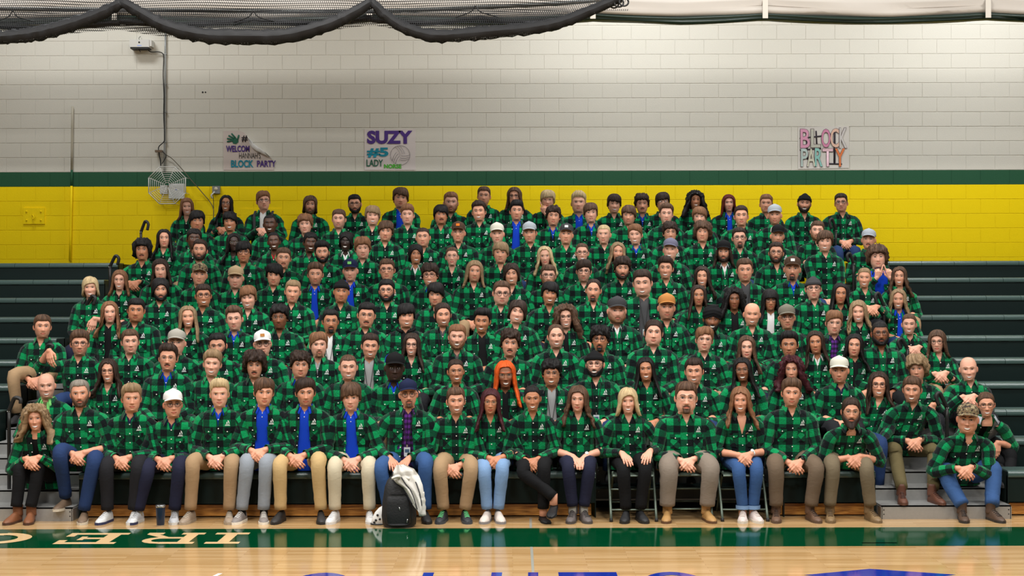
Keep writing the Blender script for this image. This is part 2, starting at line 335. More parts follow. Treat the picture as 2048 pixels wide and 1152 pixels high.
# ------------------------------------------------------------------ people
SKIN = {'p': (224, 168, 143), 'l': (214, 154, 125), 't': (188, 128, 95), 'b': (146, 94, 66), 'd': (92, 60, 45), 'v': (60, 41, 34)}
HAIRC = {'k': (24, 21, 21), 'n': (50, 36, 29), 'm': (84, 61, 46), 'a': (124, 86, 60), 'd': (140, 115, 86), 'y': (188, 164, 124), 'g': (128, 120, 110), 'r': (92, 28, 24), 'o': (206, 84, 26), 'u': (62, 24, 30), 'w': (210, 196, 170)}
CLOTH = {'blue': (14, 62, 190), 'white': (226, 224, 222), 'black': (18, 18, 20), 'grey': (150, 150, 150), 'dgrey': (70, 70, 72), 'navy': (24, 32, 62), 'lime': (120, 200, 110), 'teal': (30, 140, 150), 'camo': (110, 92, 70), 'tan': (176, 152, 118), 'olive': (92, 82, 54), 'khaki': (190, 160, 112), 'lkhaki': (196, 184, 158), 'bkhaki': (158, 130, 98), 'brown': (104, 88, 72), 'gpants': (128, 116, 104), 'bgrey': (138, 144, 152), 'jean': (52, 82, 128), 'djean': (34, 54, 94), 'ljean': (118, 148, 186), 'dnavy': (30, 32, 52), 'dark': (30, 30, 34), 'caramel': (176, 120, 64), 'lgrey': (160, 166, 172), 'bluegrey': (110, 108, 128), 'cream': (206, 204, 190), 'sand': (150, 132, 110), 'char': (58, 58, 60), 'brownc': (72, 54, 42), 'stone': (160, 156, 146), 'red': (160, 36, 40), 'gcap': (112, 108, 96), 'orange': (232, 120, 40)}
def camo_nodes(nt, b):
    tc = nd(nt, 'ShaderNodeTexCoord'); nz = nd(nt, 'ShaderNodeTexNoise'); nz.inputs['Scale'].default_value = 38; nz.inputs['Detail'].default_value = 2; nt.links.new(tc.outputs['Object'], nz.inputs['Vector'])
    rp = nd(nt, 'ShaderNodeValToRGB'); rp.color_ramp.interpolation = 'CONSTANT'; e = rp.color_ramp.elements; e[0].color = (*lin((48, 40, 32)), 1); e[1].position = .44; e[1].color = (*lin((126, 104, 76)), 1); x = e.new(.54); x.color = (*lin((84, 84, 58)), 1); x = e.new(.6); x.color = (*lin((160, 142, 110)), 1)
    nt.links.new(nz.outputs['Fac'], rp.inputs[0]); nt.links.new(rp.outputs[0], b.inputs['Base Color'])
def cloth(c, rough=.85):
    if c == 'camo': return MATS.get('cloth_camo') or node_mat('cloth_camo', camo_nodes, rough=.85)
    return mat('cloth_'+c, CLOTH[c], rough=rough, bump=.15, bscale=220, var=.08, spec=.2)
def attr_skin(nt, b):
    a = nd(nt, 'ShaderNodeAttribute', attribute_name='Col'); nt.links.new(a.outputs['Color'], b.inputs['Base Color'])
    b.inputs['Subsurface Weight'].default_value = .0
M_SKIN = node_mat('skin', attr_skin, rough=.48, spec=.4)
def plaid_nodes(c0, c1, c2, per):
    def f(nt, b):
        a = nd(nt, 'ShaderNodeAttribute', attribute_name='Plaid'); sp = nd(nt, 'ShaderNodeSeparateXYZ')
        nz = nd(nt, 'ShaderNodeTexNoise'); nz.inputs['Scale'].default_value = 900; nt.links.new(a.outputs['Vector'], nz.inputs['Vector'])
        ad = nd(nt, 'ShaderNodeVectorMath', operation='MULTIPLY_ADD'); nt.links.new(nz.outputs['Color'], ad.inputs[0]); ad.inputs[1].default_value = (.008, .008, 0); nt.links.new(a.outputs['Vector'], ad.inputs[2])
        nt.links.new(ad.outputs[0], sp.inputs[0]); st = []
        for k in (0, 1):
            m1 = nd(nt, 'ShaderNodeMath', operation='MULTIPLY'); nt.links.new(sp.outputs[k], m1.inputs[0]); m1.inputs[1].default_value = 1/per
            m2 = nd(nt, 'ShaderNodeMath', operation='FRACT'); nt.links.new(m1.outputs[0], m2.inputs[0])
            m3 = nd(nt, 'ShaderNodeMath', operation='GREATER_THAN'); nt.links.new(m2.outputs[0], m3.inputs[0]); m3.inputs[1].default_value = .5; st.append(m3)
        s = nd(nt, 'ShaderNodeMath', operation='ADD'); nt.links.new(st[0].outputs[0], s.inputs[0]); nt.links.new(st[1].outputs[0], s.inputs[1])
        h = nd(nt, 'ShaderNodeMath', operation='MULTIPLY'); nt.links.new(s.outputs[0], h.inputs[0]); h.inputs[1].default_value = .5
        rp = nd(nt, 'ShaderNodeValToRGB'); rp.color_ramp.interpolation = 'CONSTANT'; e = rp.color_ramp.elements
        e[0].color = (*lin(c0), 1); e[1].position = .25; e[1].color = (*lin(c1), 1); x = e.new(.75); x.color = (*lin(c2), 1)
        nt.links.new(h.outputs[0], rp.inputs[0])
        n2 = nd(nt, 'ShaderNodeTexNoise'); n2.inputs['Scale'].default_value = 160; nt.links.new(a.outputs['Vector'], n2.inputs['Vector'])
        bp = nd(nt, 'ShaderNodeBump'); bp.inputs['Strength'].default_value = .5; bp.inputs['Distance'].default_value = .007
        n3 = nd(nt, 'ShaderNodeTexNoise'); n3.inputs['Scale'].default_value = 22; n3.inputs['Detail'].default_value = 3; n3.inputs['Distortion'].default_value = 1.5; nt.links.new(a.outputs['Vector'], n3.inputs['Vector']); ma = nd(nt, 'ShaderNodeMath', operation='MULTIPLY_ADD'); nt.links.new(n3.outputs['Fac'], ma.inputs[0]); ma.inputs[1].default_value = 4.0; nt.links.new(n2.outputs['Fac'], ma.inputs[2])
        nt.links.new(ma.outputs[0], bp.inputs['Height']); nt.links.new(bp.outputs[0], b.inputs['Normal'])
        nt.links.new(rp.outputs[0], b.inputs['Base Color']); b.inputs['Sheen Weight'].default_value = .15
    return f
M_PLAID = node_mat('green_black_buffalo_plaid', plaid_nodes((2, 136, 78), (4, 66, 43), (9, 16, 19), .128), rough=.9, spec=.1)
M_PURP = node_mat('purple_black_plaid', plaid_nodes((92, 40, 128), (52, 26, 76), (22, 16, 30), .05), rough=.9, spec=.1)
M_BTN = mat('pearl_button', (238, 236, 228), rough=.3); M_LOGO = mat('white_embroidery', (236, 240, 238), rough=.8)
def hair_mat(k):
    nm = 'hair_'+k
    if nm in MATS: return MATS[nm]
    def f(nt, b):
        c = lin(HAIRC[k]); a = nd(nt, 'ShaderNodeAttribute', attribute_name='Plaid'); mp = nd(nt, 'ShaderNodeMapping'); mp.inputs['Scale'].default_value = (110, 16, 1)
        nz = nd(nt, 'ShaderNodeTexNoise'); nz.inputs['Scale'].default_value = 1; nz.inputs['Detail'].default_value = 4; nz.inputs['Distortion'].default_value = .6
        nt.links.new(a.outputs['Vector'], mp.inputs['Vector']); nt.links.new(mp.outputs[0], nz.inputs['Vector'])
        rp = nd(nt, 'ShaderNodeValToRGB'); rp.color_ramp.elements[0].position = .35; rp.color_ramp.elements[1].position = .68
        rp.color_ramp.elements[0].color = (*[v*(.5 if c[0] < .1 else .68) for v in c], 1); rp.color_ramp.elements[1].color = (*[min(1, v*(1.5 if c[0] < .1 else 1.25)+.003) for v in c], 1)
        nt.links.new(nz.outputs['Fac'], rp.inputs[0]); nt.links.new(rp.outputs[0], b.inputs['Base Color'])
        bp = nd(nt, 'ShaderNodeBump'); bp.inputs['Strength'].default_value = .8; bp.inputs['Distance'].default_value = .008
        nt.links.new(nz.outputs['Fac'], bp.inputs['Height']); nt.links.new(bp.outputs[0], b.inputs['Normal'])
    return node_mat(nm, f, rough=.55, spec=.18)
# ---- head surface: horizontal sections from crown to collar bones (forward axis f, z up, origin between the eyes)
HT = np.array([(.117, .004, .008, .03, 2.2), (.1145, .026, .030, .052, 2.2), (.106, .044, .050, .073, 2.2), (.091, .059, .068, .089, 2.25), (.070, .0695, .081, .098, 2.35), (.045, .0755, .0885, .1025, 2.4), (.020, .0770, .0915, .1025, 2.4), (.0, .0760, .0905, .099, 2.35), (-.02, .0740, .0895, .092, 2.3), (-.04, .0712, .0885, .082, 2.25), (-.06, .0670, .0875, .070, 2.15), (-.08, .0610, .0865, .058, 2.05), (-.095, .0550, .0850, .053, 1.9), (-.107, .0500, .0805, .053, 1.75), (-.114, .0500, .0735, .053, 1.7), (-.118, .0505, .0640, .053, 1.75), (-.121, .0510, .0480, .054, 1.9), (-.127, .0520, .0350, .055, 2.0), (-.14, .0525, .0260, .058, 2.0), (-.165, .0540, .0220, .062, 2.0), (-.19, .0570, .0230, .068, 2.0), (-.205, .0560, .0200, .062, 2.0), (-.225, .0500, .0120, .056, 2.0)])
HZ = HT[::-1, 0]
def hcol(z, k): return np.interp(z, HZ, HT[::-1, k])
class Face:
    def __init__(s, g, fem, wide, jaw, beard):
        s.fw = (g.uniform(1.02, 1.09))*(.955 if fem else 1.0)*wide; s.jw = g.uniform(.93, 1.05)*(.92 if fem else 1.03)*jaw
        s.nose = g.uniform(.85, 1.2)*(.85 if fem else 1); s.smile = 0; s.cheek = g.uniform(.8, 1.3)
    def w(s, z): return hcol(z, 1)*np.where(z > -.13, s.fw*(1+(s.jw-1)*sm(-.02, -.08, z)), 1.0)
    def bump(s, x, z):
        ga = lambda x0, z0, sx, sz: np.exp(-((x-x0)/sx)**2-((z-z0)/sz)**2)
        ax = np.abs(x); h = 0
        pr = np.interp(z, [-.056, -.050, -.044, -.037, -.01, .006, .02], [0, .012, .0225, .0225, .012, .006, 0])*s.nose
        h = h+pr*np.exp(-(x/np.interp(z, [-.05, -.04, 0, .02], [.0125, .012, .0085, .010]))**2)
        h = h+.008*s.nose*np.exp(-((ax-.0125)/.007)**2-((z+.043)/.008)**2)
        h = h-.010*np.exp(-((ax-.032)/.017)**2-((z-.002)/.011)**2)+.005*np.exp(-((z-.022)/.009)**2)*sm(.062, .03, ax)
        h = h+(.004+.005*s.smile)*s.cheek*np.exp(-((ax-.045)/.018)**2-((z+.033)/.016)**2)
        h = h+.0055*ga(0, -.068, .022, .0055)+.0065*ga(0, -.0805, .019, .006)-.003*ga(0, -.0745, .026, .0025)-.004*ga(0, -.0905, .02, .006)+.005*ga(0, -.105, .015, .010)
        return h
    def surf(s, a, z, bumps=True):
        sn, c = np.sin(a), np.cos(a); n = np.where(c > 0, hcol(z, 4), 2.2); W = s.w(z)
        x = W*np.sign(sn)*np.abs(sn)**(2/n); f = np.where(c > 0, hcol(z, 2), hcol(z, 3))*np.sign(c)*np.abs(c)**(2/n)
        if bumps: f = f+s.bump(x, z)*sm(.0, .35, c)*sm(-.135, -.115, z)
        return np.stack([x, f, z*np.ones_like(x)], -1)
    def front(s, x, z):
        n = hcol(z, 4); q = np.clip(np.abs(x)/s.w(z), 0, .999)
        return hcol(z, 2)*(1-q**n)**(1/n)+s.bump(x, z)
def stitch_strip(mb, F, xs, zt, zb, off, col, rows=2):
    """patch that follows the face between two curves"""
    xs = np.asarray(xs); t = np.linspace(0, 1, rows)[:, None]; Z = zt*(1-t)+zb*t; X = np.broadcast_to(xs, Z.shape)
    V = np.stack([X, F.front(X, Z)+off, Z], -1); mb.add(V.reshape(-1, 3), gridq(rows, len(xs)), col=col)
def build_head(F, skin, hairc, hi, smile, facial, fcol, fem, bald):
    mb = MB(); skin = np.array(skin)
    zs = np.concatenate([[.117, .1145, .106, .096, .084, .070, .056], np.arange(.045, -.112, -.0055 if hi else -.009), [-.114, -.118, -.121, -.127, -.14, -.165, -.19, -.205, -.225]])
    nc = 40 if hi else 26; u = np.linspace(-1, 1, nc+1)[:-1]; a = np.sign(u)*np.abs(u)**1.25*PI
    A, Z = np.meshgrid(a, zs); V = F.surf(A, Z)
    c = np.broadcast_to(skin, V.shape).copy(); ax = np.abs(V[..., 0]); z = V[..., 2]; fr = (np.cos(A) > 0)
    red = np.array([1.0, .80, .76]); k = (np.exp(-((ax-.042)/.02)**2-((z+.035)/.018)**2)*.55+np.exp(-(ax/.014)**2-((z+.042)/.012)**2)*.5)[..., None]*fr[..., None]
    c = c*(1-k)+c*red*k
    if facial:
        reg = (sm(-.048, -.062, z-.045*sm(.03, .075, ax))*sm(-.135, -.122, z))*(np.cos(A) > -.25)
        if facial == 'M': reg = np.exp(-((z+.062)/.006)**2)*sm(.034, .026, ax)*fr
        if facial == 'G': reg = reg*sm(.045, .03, ax)
        st = {'S': .42, 'B': .8, 'L': .85, 'G': .7, 'M': .75}[facial]
        hc = np.array(fcol)*.6+skin*.25
        kk = (reg*st)[..., None]; c = c*(1-kk)+hc*kk
    if bald is not None and bald > 0:
        kk = (sm(.045, .075, z)*bald)[..., None]; c = c*(1-kk)+(np.array(hairc)*.7+skin*.2)*kk
    n0 = len(V.reshape(-1, 3)); mb.add(V.reshape(-1, 3), gridq(len(zs), nc, True), col=c.reshape(-1, 3))
    mb.add(np.vstack([V[0], [[0, -.01, .1185]]]), None, np.stack([np.full(nc, nc), (np.arange(nc)+1) % nc, np.arange(nc)], 1), col=skin)
    for s in (-1, 1):   # ears
        th = np.linspace(0, PI, 6); ph = np.linspace(0, 2*PI, 9)[:-1]
        E = np.stack([np.sin(th)[:, None]*np.cos(ph)*.010, np.sin(th)[:, None]*np.sin(ph)*.019, np.cos(th)[:, None]*np.ones(8)*.031], -1).reshape(-1, 3)
        E[:, 0] += .004*np.sin(E[:, 1]*90)*-1; E[:, 0] -= E[:, 1]*.35*1.0; E[:, 0] = s*(E[:, 0]+F.w(np.array(-.01))+.002); E[:, 2] -= .012; E[:, 1] -= .008
        mb.add(E, gridq(6, 8, True), col=skin*red*.96)
    s = np.linspace(-1, 1, 9); e = np.clip(1-s*s, 0, 1)
    hh = .0048 if smile else .0062; iris = np.array(lin((46, 32, 24) if skin[0] < .55 else (66, 62, 58)))
    for sd in (-1, 1):
        xs = sd*.0325+.0150*s; zc = .001+.0012*sd*s
        stitch_strip(mb, F, xs, zc+hh*e**.7+.0042, zc+hh*e**.7-.001, .0042, skin*.22*np.array([1, .85, .8]), 2)
        stitch_strip(mb, F, xs, zc+hh*e**.7, zc-hh*.8*e**.8, .0030, np.array(lin((222, 214, 206))), 3)
        t = np.linspace(0, 2*PI, 9)[:-1]; ix = sd*.0325+.0062*np.cos(t); iz = .001+np.clip(.0064*np.sin(t), -hh*.8, hh*.85)
        P = np.stack([ix, F.front(ix, iz)+.0046, iz], -1); P = np.vstack([P, [[sd*.0325, F.front(np.array([sd*.0325]), np.array([.001]))[0]+.0052, .001]]])
        mb.add(P, None, np.stack([np.full(8, 8), np.arange(8), (np.arange(8)+1) % 8], 1), col=iris*.6)
        stitch_strip(mb, F, xs, zc-hh*.8*e**.8+.0004, zc-hh*.8*e**.8-.0022, .0034, skin*.55*np.array([1, .82, .78]), 2)
        xb = sd*np.linspace(.011, .055, 7); zb = .0215+np.array([0, .003, .005, .0062, .006, .003, -.002]); tb = np.array([.0035, .0042, .0042, .0038, .003, .0022, .001])*(.75 if fem else 1.15)
        stitch_strip(mb, F, xb, zb+tb, zb-tb, .0022, np.array(hairc)*.75+skin*(.10 if hairc[0] < .2 else .22), 2)
        xn = sd*.0085+.0045*s; stitch_strip(mb, F, xn, -.0490+.0018*e, -.0490-.0012*e, .0015, skin*.30, 2)
    lip = skin*np.array([.78, .36, .38]) if fem else skin*np.array([.78, .46, .45])
    if smile:
        xs = .0285*s; zc = -.0755+7.5*xs**2
        stitch_strip(mb, F, xs, zc+.0112*e**.6, zc-.0130*e**.6, .0030, lip, 4); stitch_strip(mb, F, xs*.92, zc+.0072*e**.6, zc-.0076*e**.6, .0066, np.array(lin((232, 226, 218))), 6)
    else:
        xs = .0265*s; zc = -.0742+4.5*xs**2
        stitch_strip(mb, F, xs, zc+.0066*e**.6, zc-.0086*e**.6, .0028, lip, 4); stitch_strip(mb, F, xs*1.05, zc+.0014, zc-.0014, .0042, skin*.16*np.array([1, .6, .6]), 2)
    return mb
HS = {  # style: top, side thickness, hairline heights at angles 0 22 42 62 85 115 180, kind of strand noise, amplitude, quiff, hanging spread
 'short': (.017, .008, (.064, .066, .064, .034, -.020, -.045, -.075), 's', .006, .35, None),
 'buzz': (.005, .004, (.066, .068, .066, .036, -.012, -.045, -.070), 's', .0008, 0, None),
 'recede': (.010, .007, (0.093, 0.090, 0.071, 0.024, -0.018, -0.045, -0.070), 's', .002, 0, None),
 'fringe': (.026, .016, (0.029, 0.031, 0.028, 0.010, -0.025, -0.050, -0.085), 's', .008, .1, None),
 'side': (.026, .014, (0.055, 0.046, 0.040, 0.016, -0.028, -0.050, -0.085), 's', .007, .3, None),
 'quiff': (.026, .008, (.066, .067, .064, .034, -.020, -.045, -.072), 's', .011, .75, None),
 'curly': (.030, .015, (0.049, 0.048, 0.040, 0.016, -0.020, -0.050, -0.080), 'c', .011, .2, None),
 'afro': (.019, .013, (0.057, 0.056, 0.048, 0.018, -0.015, -0.045, -0.075), 'c', .004, 0, None),
 'mopcurl': (.036, .036, (0.043, 0.044, 0.036, 0.000, -0.060, -0.085, -0.100), 'c', .014, .1, None),
 'mid': (.018, .018, (0.051, 0.048, 0.032, -0.045, -0.095, -0.110, -0.115), 's', .004, 0, .16),
 'curtain': (.022, .018, (0.059, 0.042, 0.018, -0.030, -0.070, -0.085, -0.095), 's', .005, 0, .10),
 'shoulder': (.017, .022, (.072, .068, .046, -.090, -.190, -.200, -.200), 's', .005, 0, .32),
 'long': (.015, .022, (.078, .074, .050, -.200, -.300, -.280, -.270), 's', .004, 0, .26),
 'bangs': (.018, .024, (0.025, 0.026, 0.018, -0.240, -0.300, -0.280, -0.270), 's', .004, 0, .26),
 'wavy': (.018, .026, (.078, .072, .048, -.170, -.270, -.260, -.250), 'w', .010, 0, .42),
 'bob': (.022, .024, (0.059, 0.050, 0.026, -0.115, -0.150, -0.150, -0.140), 's', .004, .1, .42),
 'bigcurl': (.030, .050, (.070, .066, .044, -.120, -.235, -.235, -.220), 'c', .018, 0, .62),
 'tied': (.010, .006, (.074, .073, .066, .034, -.016, -.050, -.075), 's', .0018, 0, None),
 'slick': (.014, .010, (0.075, 0.072, 0.056, 0.012, -0.060, -0.090, -0.110), 's', .003, 0, None)}
def build_hair(F, style, g, hi, hat):
    top, side, low, kind, amp, quiff, hang = HS[style]
    nA = 56 if hi else 36; nT = (26 if hang else 15) if hi else (18 if hang else 10)
    a = np.linspace(-PI, PI, nA+1)[:-1]; ad = np.degrees(np.abs(a)); lo = np.interp(ad, [0, 22, 42, 62, 85, 115, 180], low)
    lo = lo+g.uniform(-.006, .006)*(ad < 60)+g.uniform(-.007, .006)*np.exp(-((ad-44)/14)**2)
    asym = g.choice([-1, 1]); part = g.uniform(-.3, .3)
    if style in ('side', 'fringe', 'curtain', 'mid', 'bob'): lo = lo+asym*.010*np.sin(a*2)*(ad < 70)
    jit = {'s': .004, 'c': .008, 'w': .012}[kind]*(2.2 if style in ('fringe', 'shoulder', 'long', 'wavy', 'bigcurl') else 1)
    lo = lo+jit*(np.sin(a*g.randint(7, 13)+g.uniform(0, 6))*.6+np.sin(a*g.randint(14, 22)+g.uniform(0, 6))*.5)*(.35 if style in ('short', 'buzz', 'tied', 'recede', 'quiff', 'slick') else (.25+.75*(ad > 66)) if hang else 1)
    t = np.linspace(0, 1, nT)**1.0; ex = 2.0; zt = .1165
    Z = zt-(zt-lo)[None, :]*(t[:, None]**(ex if not hang else 1.7)); Z[0] = zt
    A = np.broadcast_to(a, Z.shape); zc = Z
    if hang: zc = np.maximum(Z, -.004)
    elif style in ('mopcurl', 'slick'): zc = np.maximum(Z, -.03)
    B = F.surf(A, zc, False); B[..., 2] = Z
    if hang:
        dz = np.clip(-.004-Z, 0, 1); sp = 1+hang*np.minimum(dz, .16)/.16
        B[..., 0] *= sp; B[..., 1] *= 1+(sp-1)*.4
        d2 = np.clip(-.13-Z, 0, 1); front = sm(115, 95, np.degrees(np.abs(A)))
        B[..., 1] += d2*(.75*front-.25*(1-front)); B[..., 0] += np.sign(B[..., 0])*d2*.25*front
        nk = sm(-.04, -.10, Z)*(np.degrees(np.abs(A)) > 120); B[..., 1] += nk*.012
    N = B-np.array([0, -.005, .02]); N[..., 2] = np.clip(N[..., 2], 0, 1); N /= np.linalg.norm(N, axis=-1)[..., None]+1e-9
    th = side+(top-side)*sm(.02, .095, Z)
    if quiff: th = th+quiff*top*sm(.03, .085, Z)*np.clip(np.cos(A), 0, 1)**1.5*sm(0, .35, t)[:, None]
    if style in ('side', 'short', 'fringe', 'mid', 'wavy', 'long', 'curtain', 'bob'):
        xx = B[..., 0]/.07-part*asym*1.6; th = th-.007*np.exp(-(xx/.16)**2)*sm(.05, .10, Z)*(style in ('mid', 'wavy', 'long', 'curtain', 'side', 'bob'))
    if kind == 'c':
        nz = 0
        for k in range(7): nz = nz+np.sin(A*g.randint(5, 17)+Z*g.uniform(-160, 160)+g.uniform(0, 6))
        nz = nz/2.6+NP.normal(0, .5, Z.shape); th = th+amp*np.clip(nz, -1.3, 1.5)*sm(0, .25, t)[:, None]
    elif kind == 'w':
        nz = np.sin(Z*g.uniform(55, 75)+A*2+g.uniform(0, 6))+.6*np.sin(A*g.randint(9, 15)+Z*40+g.uniform(0, 6)); th = th+amp*nz*sm(.02, -.12, Z)+.0025*np.sin(A*23+Z*30)
    else:
        nz = np.sin(A*g.randint(11, 17)+Z*g.uniform(-50, 50)+g.uniform(0, 6))+.7*np.sin(A*g.randint(18, 27)+Z*g.uniform(-40, 40)+g.uniform(0, 6)); th = th+amp*nz*.6*sm(.05, .4, t)[:, None]
    if not hang and style not in ('fringe', 'mopcurl', 'curly'): th = th*(1-.55*(t**4)[:, None])
    if hat: th = np.where(Z > .02, np.minimum(th, .003), th)
    O = B+N*th[..., None]; uv = np.stack([A*.075+g.uniform(0, 9), Z+g.uniform(0, 9)*0], -1)
    mb = MB(); Q = gridq(nT, nA, True)
    if hang:
        I = B+N*(-.004)-N*(.004*sm(-.02, -.1, Z))[..., None]; I[..., 1] += 0
        V = np.concatenate([O.reshape(-1, 3), I.reshape(-1, 3)]); n1 = nT*nA; k0 = (nT-1)*nA; i = np.arange(nA); j = (i+1) % nA
        mb.add(V, np.vstack([Q, Q[:, ::-1]+n1, np.stack([k0+i, n1+k0+i, n1+k0+j, k0+j], 1)]), uv=np.concatenate([uv.reshape(-1, 2)]*2))
    else:
        O = np.concatenate([O, (B[-1]-N[-1]*.004)[None]]); uv = np.concatenate([uv, uv[-1:]])
        mb.add(O.reshape(-1, 3), gridq(nT+1, nA, True), uv=uv.reshape(-1, 2))
    mb.add(np.vstack([O[0], O[0].mean(0)+[0, 0, .002]]), None, np.stack([np.full(nA, nA), (np.arange(nA)+1) % nA, np.arange(nA)], 1))
    if style == 'tied': ball(mb, (0, -.118, .03), (.034, .030, .034))
    return mb
def build_beard(F, kind, g, hi):
    mb = MB(); nA, nT = (30, 14) if hi else (20, 9)
    if kind in ('B', 'L', 'G'):
        lim = 100 if kind != 'G' else 30
        a = np.radians(np.linspace(-lim, lim, nA)); ad = np.degrees(np.abs(a))
        up = np.interp(ad, [0, 16, 26, 45, 70, 88, 100], [-.086, -.086, -.070, -.056, -.030, .0, .0]); dn = np.interp(ad, [0, 30, 60, 100], [-.124, -.124, -.122, -.10])
        t = np.linspace(0, 1, nT); Z = up+(dn-up)*t[:, None]; A = np.broadcast_to(a, Z.shape); P = F.surf(A, Z)
        N = P-np.array([0, .0, -.06]); N /= np.linalg.norm(N, axis=-1)[..., None]
        e = np.sin(np.clip(t, .0, 1)*PI)[:, None]**.6*sm(lim, lim-12, np.degrees(np.abs(A)))
        th = (.0095 if kind != 'L' else .014)*e-.002; lo = sm(-.085, -.12, Z)*np.clip(np.cos(A), 0, 1)**2
        th = th+(.010 if kind == 'B' else .04 if kind == 'L' else .012)*lo*e
        th = th+.0016*np.sin(A*37+Z*210)*e
        V = P+N*th[..., None]; V[..., 2] -= (.004 if kind != 'L' else .03)*lo*e
        mb.add(V.reshape(-1, 3), gridq(nT, nA), uv=np.stack([A*.07, Z], -1).reshape(-1, 2))
    s = np.linspace(-1, 1, 11); xs = .031*s; e = np.clip(1-s**4, 0, 1)
    zt = -.0570-.012*s*s; zb = zt-.0105*e-.001; t = np.linspace(0, 1, 4)[:, None]; Z = zt*(1-t)+zb*t; X = np.broadcast_to(xs, Z.shape)
    V = np.stack([X, F.front(X, Z)+.006*np.sin(t*PI)*e+.0005, Z], -1); mb.add(V.reshape(-1, 3), gridq(4, 11), uv=np.stack([X, Z], -1).reshape(-1, 2))
    return mb
def build_glasses(F, g, thin):
    fr = MB(); le = MB(); rr = .0013 if thin else .0021; hw, hh = g.uniform(.0245, .0275), g.uniform(.017, .021); n = 18; f0 = F.front(np.array([.033]), np.array([0.]))[0]+.017; p = g.choice([2.2, 3.0])
    t = np.linspace(0, 2*PI, n+1)
    for s in (-1, 1):
        X = s*.0335+hw*np.sign(np.cos(t))*np.abs(np.cos(t))**(2/p); Z = -.003+hh*np.sign(np.sin(t))*np.abs(np.sin(t))**(2/p); Fv = f0-.25*np.maximum(np.abs(X)-.03, 0)
        P = np.stack([X, Fv, Z], -1); V, Q, T, u = tube(P, [rr, rr], n+1, 5, cap=False); fr.add(V, Q)
        V = np.vstack([P[:-1]+[0, -.001, 0], [[s*.0335, f0-.001, -.003]]]); le.add(V, None, np.stack([np.full(n, n), np.arange(n), (np.arange(n)+1) % n], 1))
        pipe(fr, [(s*(.0335+hw), f0-.008, .003), (s*(F.w(np.array(0.))+.004), f0-.04, .004), (s*(F.w(np.array(0.))+.003), -.012, .002)], rr*1.1, 5, 5)
    pipe(fr, [(-.0075, f0, .002), (0, f0+.003, .004), (.0075, f0, .002)], rr, 4, 5)
    return fr, le
def build_hat(F, kind, g):
    mb = MB(); nA = 30; a = np.linspace(-PI, PI, nA+1)[:-1]
    if kind == 'cap':
        zs = [.052, .064, .078, .094, .109, .122, .131, .136]; off = [.010, .011, .012, .013, .012, .006, -.006, -.02]
        rows = []
        for z, o in zip(zs, off):
            P = F.surf(a, np.full(nA, min(z-.022, .112)), False); k = np.linalg.norm(P[:, :2], axis=1)[:, None]; P[:, :2] *= (k+o)/np.maximum(k, 1e-4)
            fr = np.clip(np.cos(a), 0, 1); P[:, 2] = z+.010*fr*(z > .06)-.018*(1-np.cos(a))*.5*(z < .06)+.004*fr; P[:, 1] += .004*fr; rows.append(P)
        V = np.array(rows); mi = np.repeat([0], 1); mb.add(V.reshape(-1, 3), gridq(len(zs), nA, True), m=0)
        mb.add(np.vstack([V[-1], [[0, -.01, .137]]]), None, np.stack([np.full(nA, nA), (np.arange(nA)+1) % nA, np.arange(nA)], 1), m=0)
        q = gridq(len(zs), nA, True); back = np.cos(a[q[:, 0] % nA]) < .25
        mb.qm[0] = np.where(back, 1, 0)
        ball(mb, (0, -.008, .138), .006, 6, 5, m=0)
        b = np.radians(np.linspace(-66, 66, 15)); R0 = F.surf(b, np.full(15, .036), False); R0[:, :2] *= 1.11; rows = []
        for k, dz in ((0, 0), (.4, .001), (.75, -.004), (1, -.012)):
            P = R0.copy(); P[:, 1] += k*.056*np.cos(b*.9)**.8; P[:, 0] *= 1+.02*k; P[:, 2] = .061+dz*.7-.015*(P[:, 0]/.07)**2+.002; rows.append(P)
        V = np.array(rows); U = V.copy(); U[..., 2] -= .004; n1 = 60; Q = gridq(4, 15)
        i = np.arange(14); mb.add(np.concatenate([V.reshape(-1, 3), U.reshape(-1, 3)]), np.vstack([Q, Q[:, ::-1]+n1, np.stack([45+i, n1+45+i, n1+46+i, 46+i], 1)]), m=2)
    elif kind == 'beanie':
        zs = [.030, .034, .064, .068, .066, .085, .105, .122, .136, .142]; off = [.008, .014, .015, .011, .009, .011, .014, .012, -.004, -.03]; rows = []
        for z, o in zip(zs, off):
            P = F.surf(a, np.full(nA, min(z-.010, .112)), False); k = np.linalg.norm(P[:, :2], axis=1)[:, None]; P[:, :2] *= (k+o)/np.maximum(k, 1e-4)
            P[:, 2] = z+.012*np.cos(a)*(z < .07)-.020*(1-np.cos(a))*.5; rows.append(P)
        V = np.array(rows); mb.add(V.reshape(-1, 3), gridq(len(zs), nA, True)); mb.add(np.vstack([V[-1], [[0, -.02, .140]]]), None, np.stack([np.full(nA, nA), (np.arange(nA)+1) % nA, np.arange(nA)], 1))
    else:
        zs = np.linspace(.028, .155, 12); rows = []
        for i, z in enumerate(zs):
            P = F.surf(a, np.full(nA, min(z-.03, .105)), False); k = np.linalg.norm(P[:, :2], axis=1)[:, None]; o = .024*math.sin((i+1)/13*PI)**.5+.005*np.sin(i*2.1+np.abs(a)*2.2)[:, None]
            P[:, :2] *= (k+o)/np.maximum(k, 1e-4); P[:, 2] = z+.028*(np.abs(np.sin(a))*-1+.35)*(1-i/11)-.03*(1-np.cos(a))*.5*(1-i/11); rows.append(P)
        V = np.array(rows); mb.add(V.reshape(-1, 3), gridq(12, nA, True)); mb.add(np.vstack([V[-1], [[0, -.02, .158]]]), None, np.stack([np.full(nA, nA), (np.arange(nA)+1) % nA, np.arange(nA)], 1))
    return mb
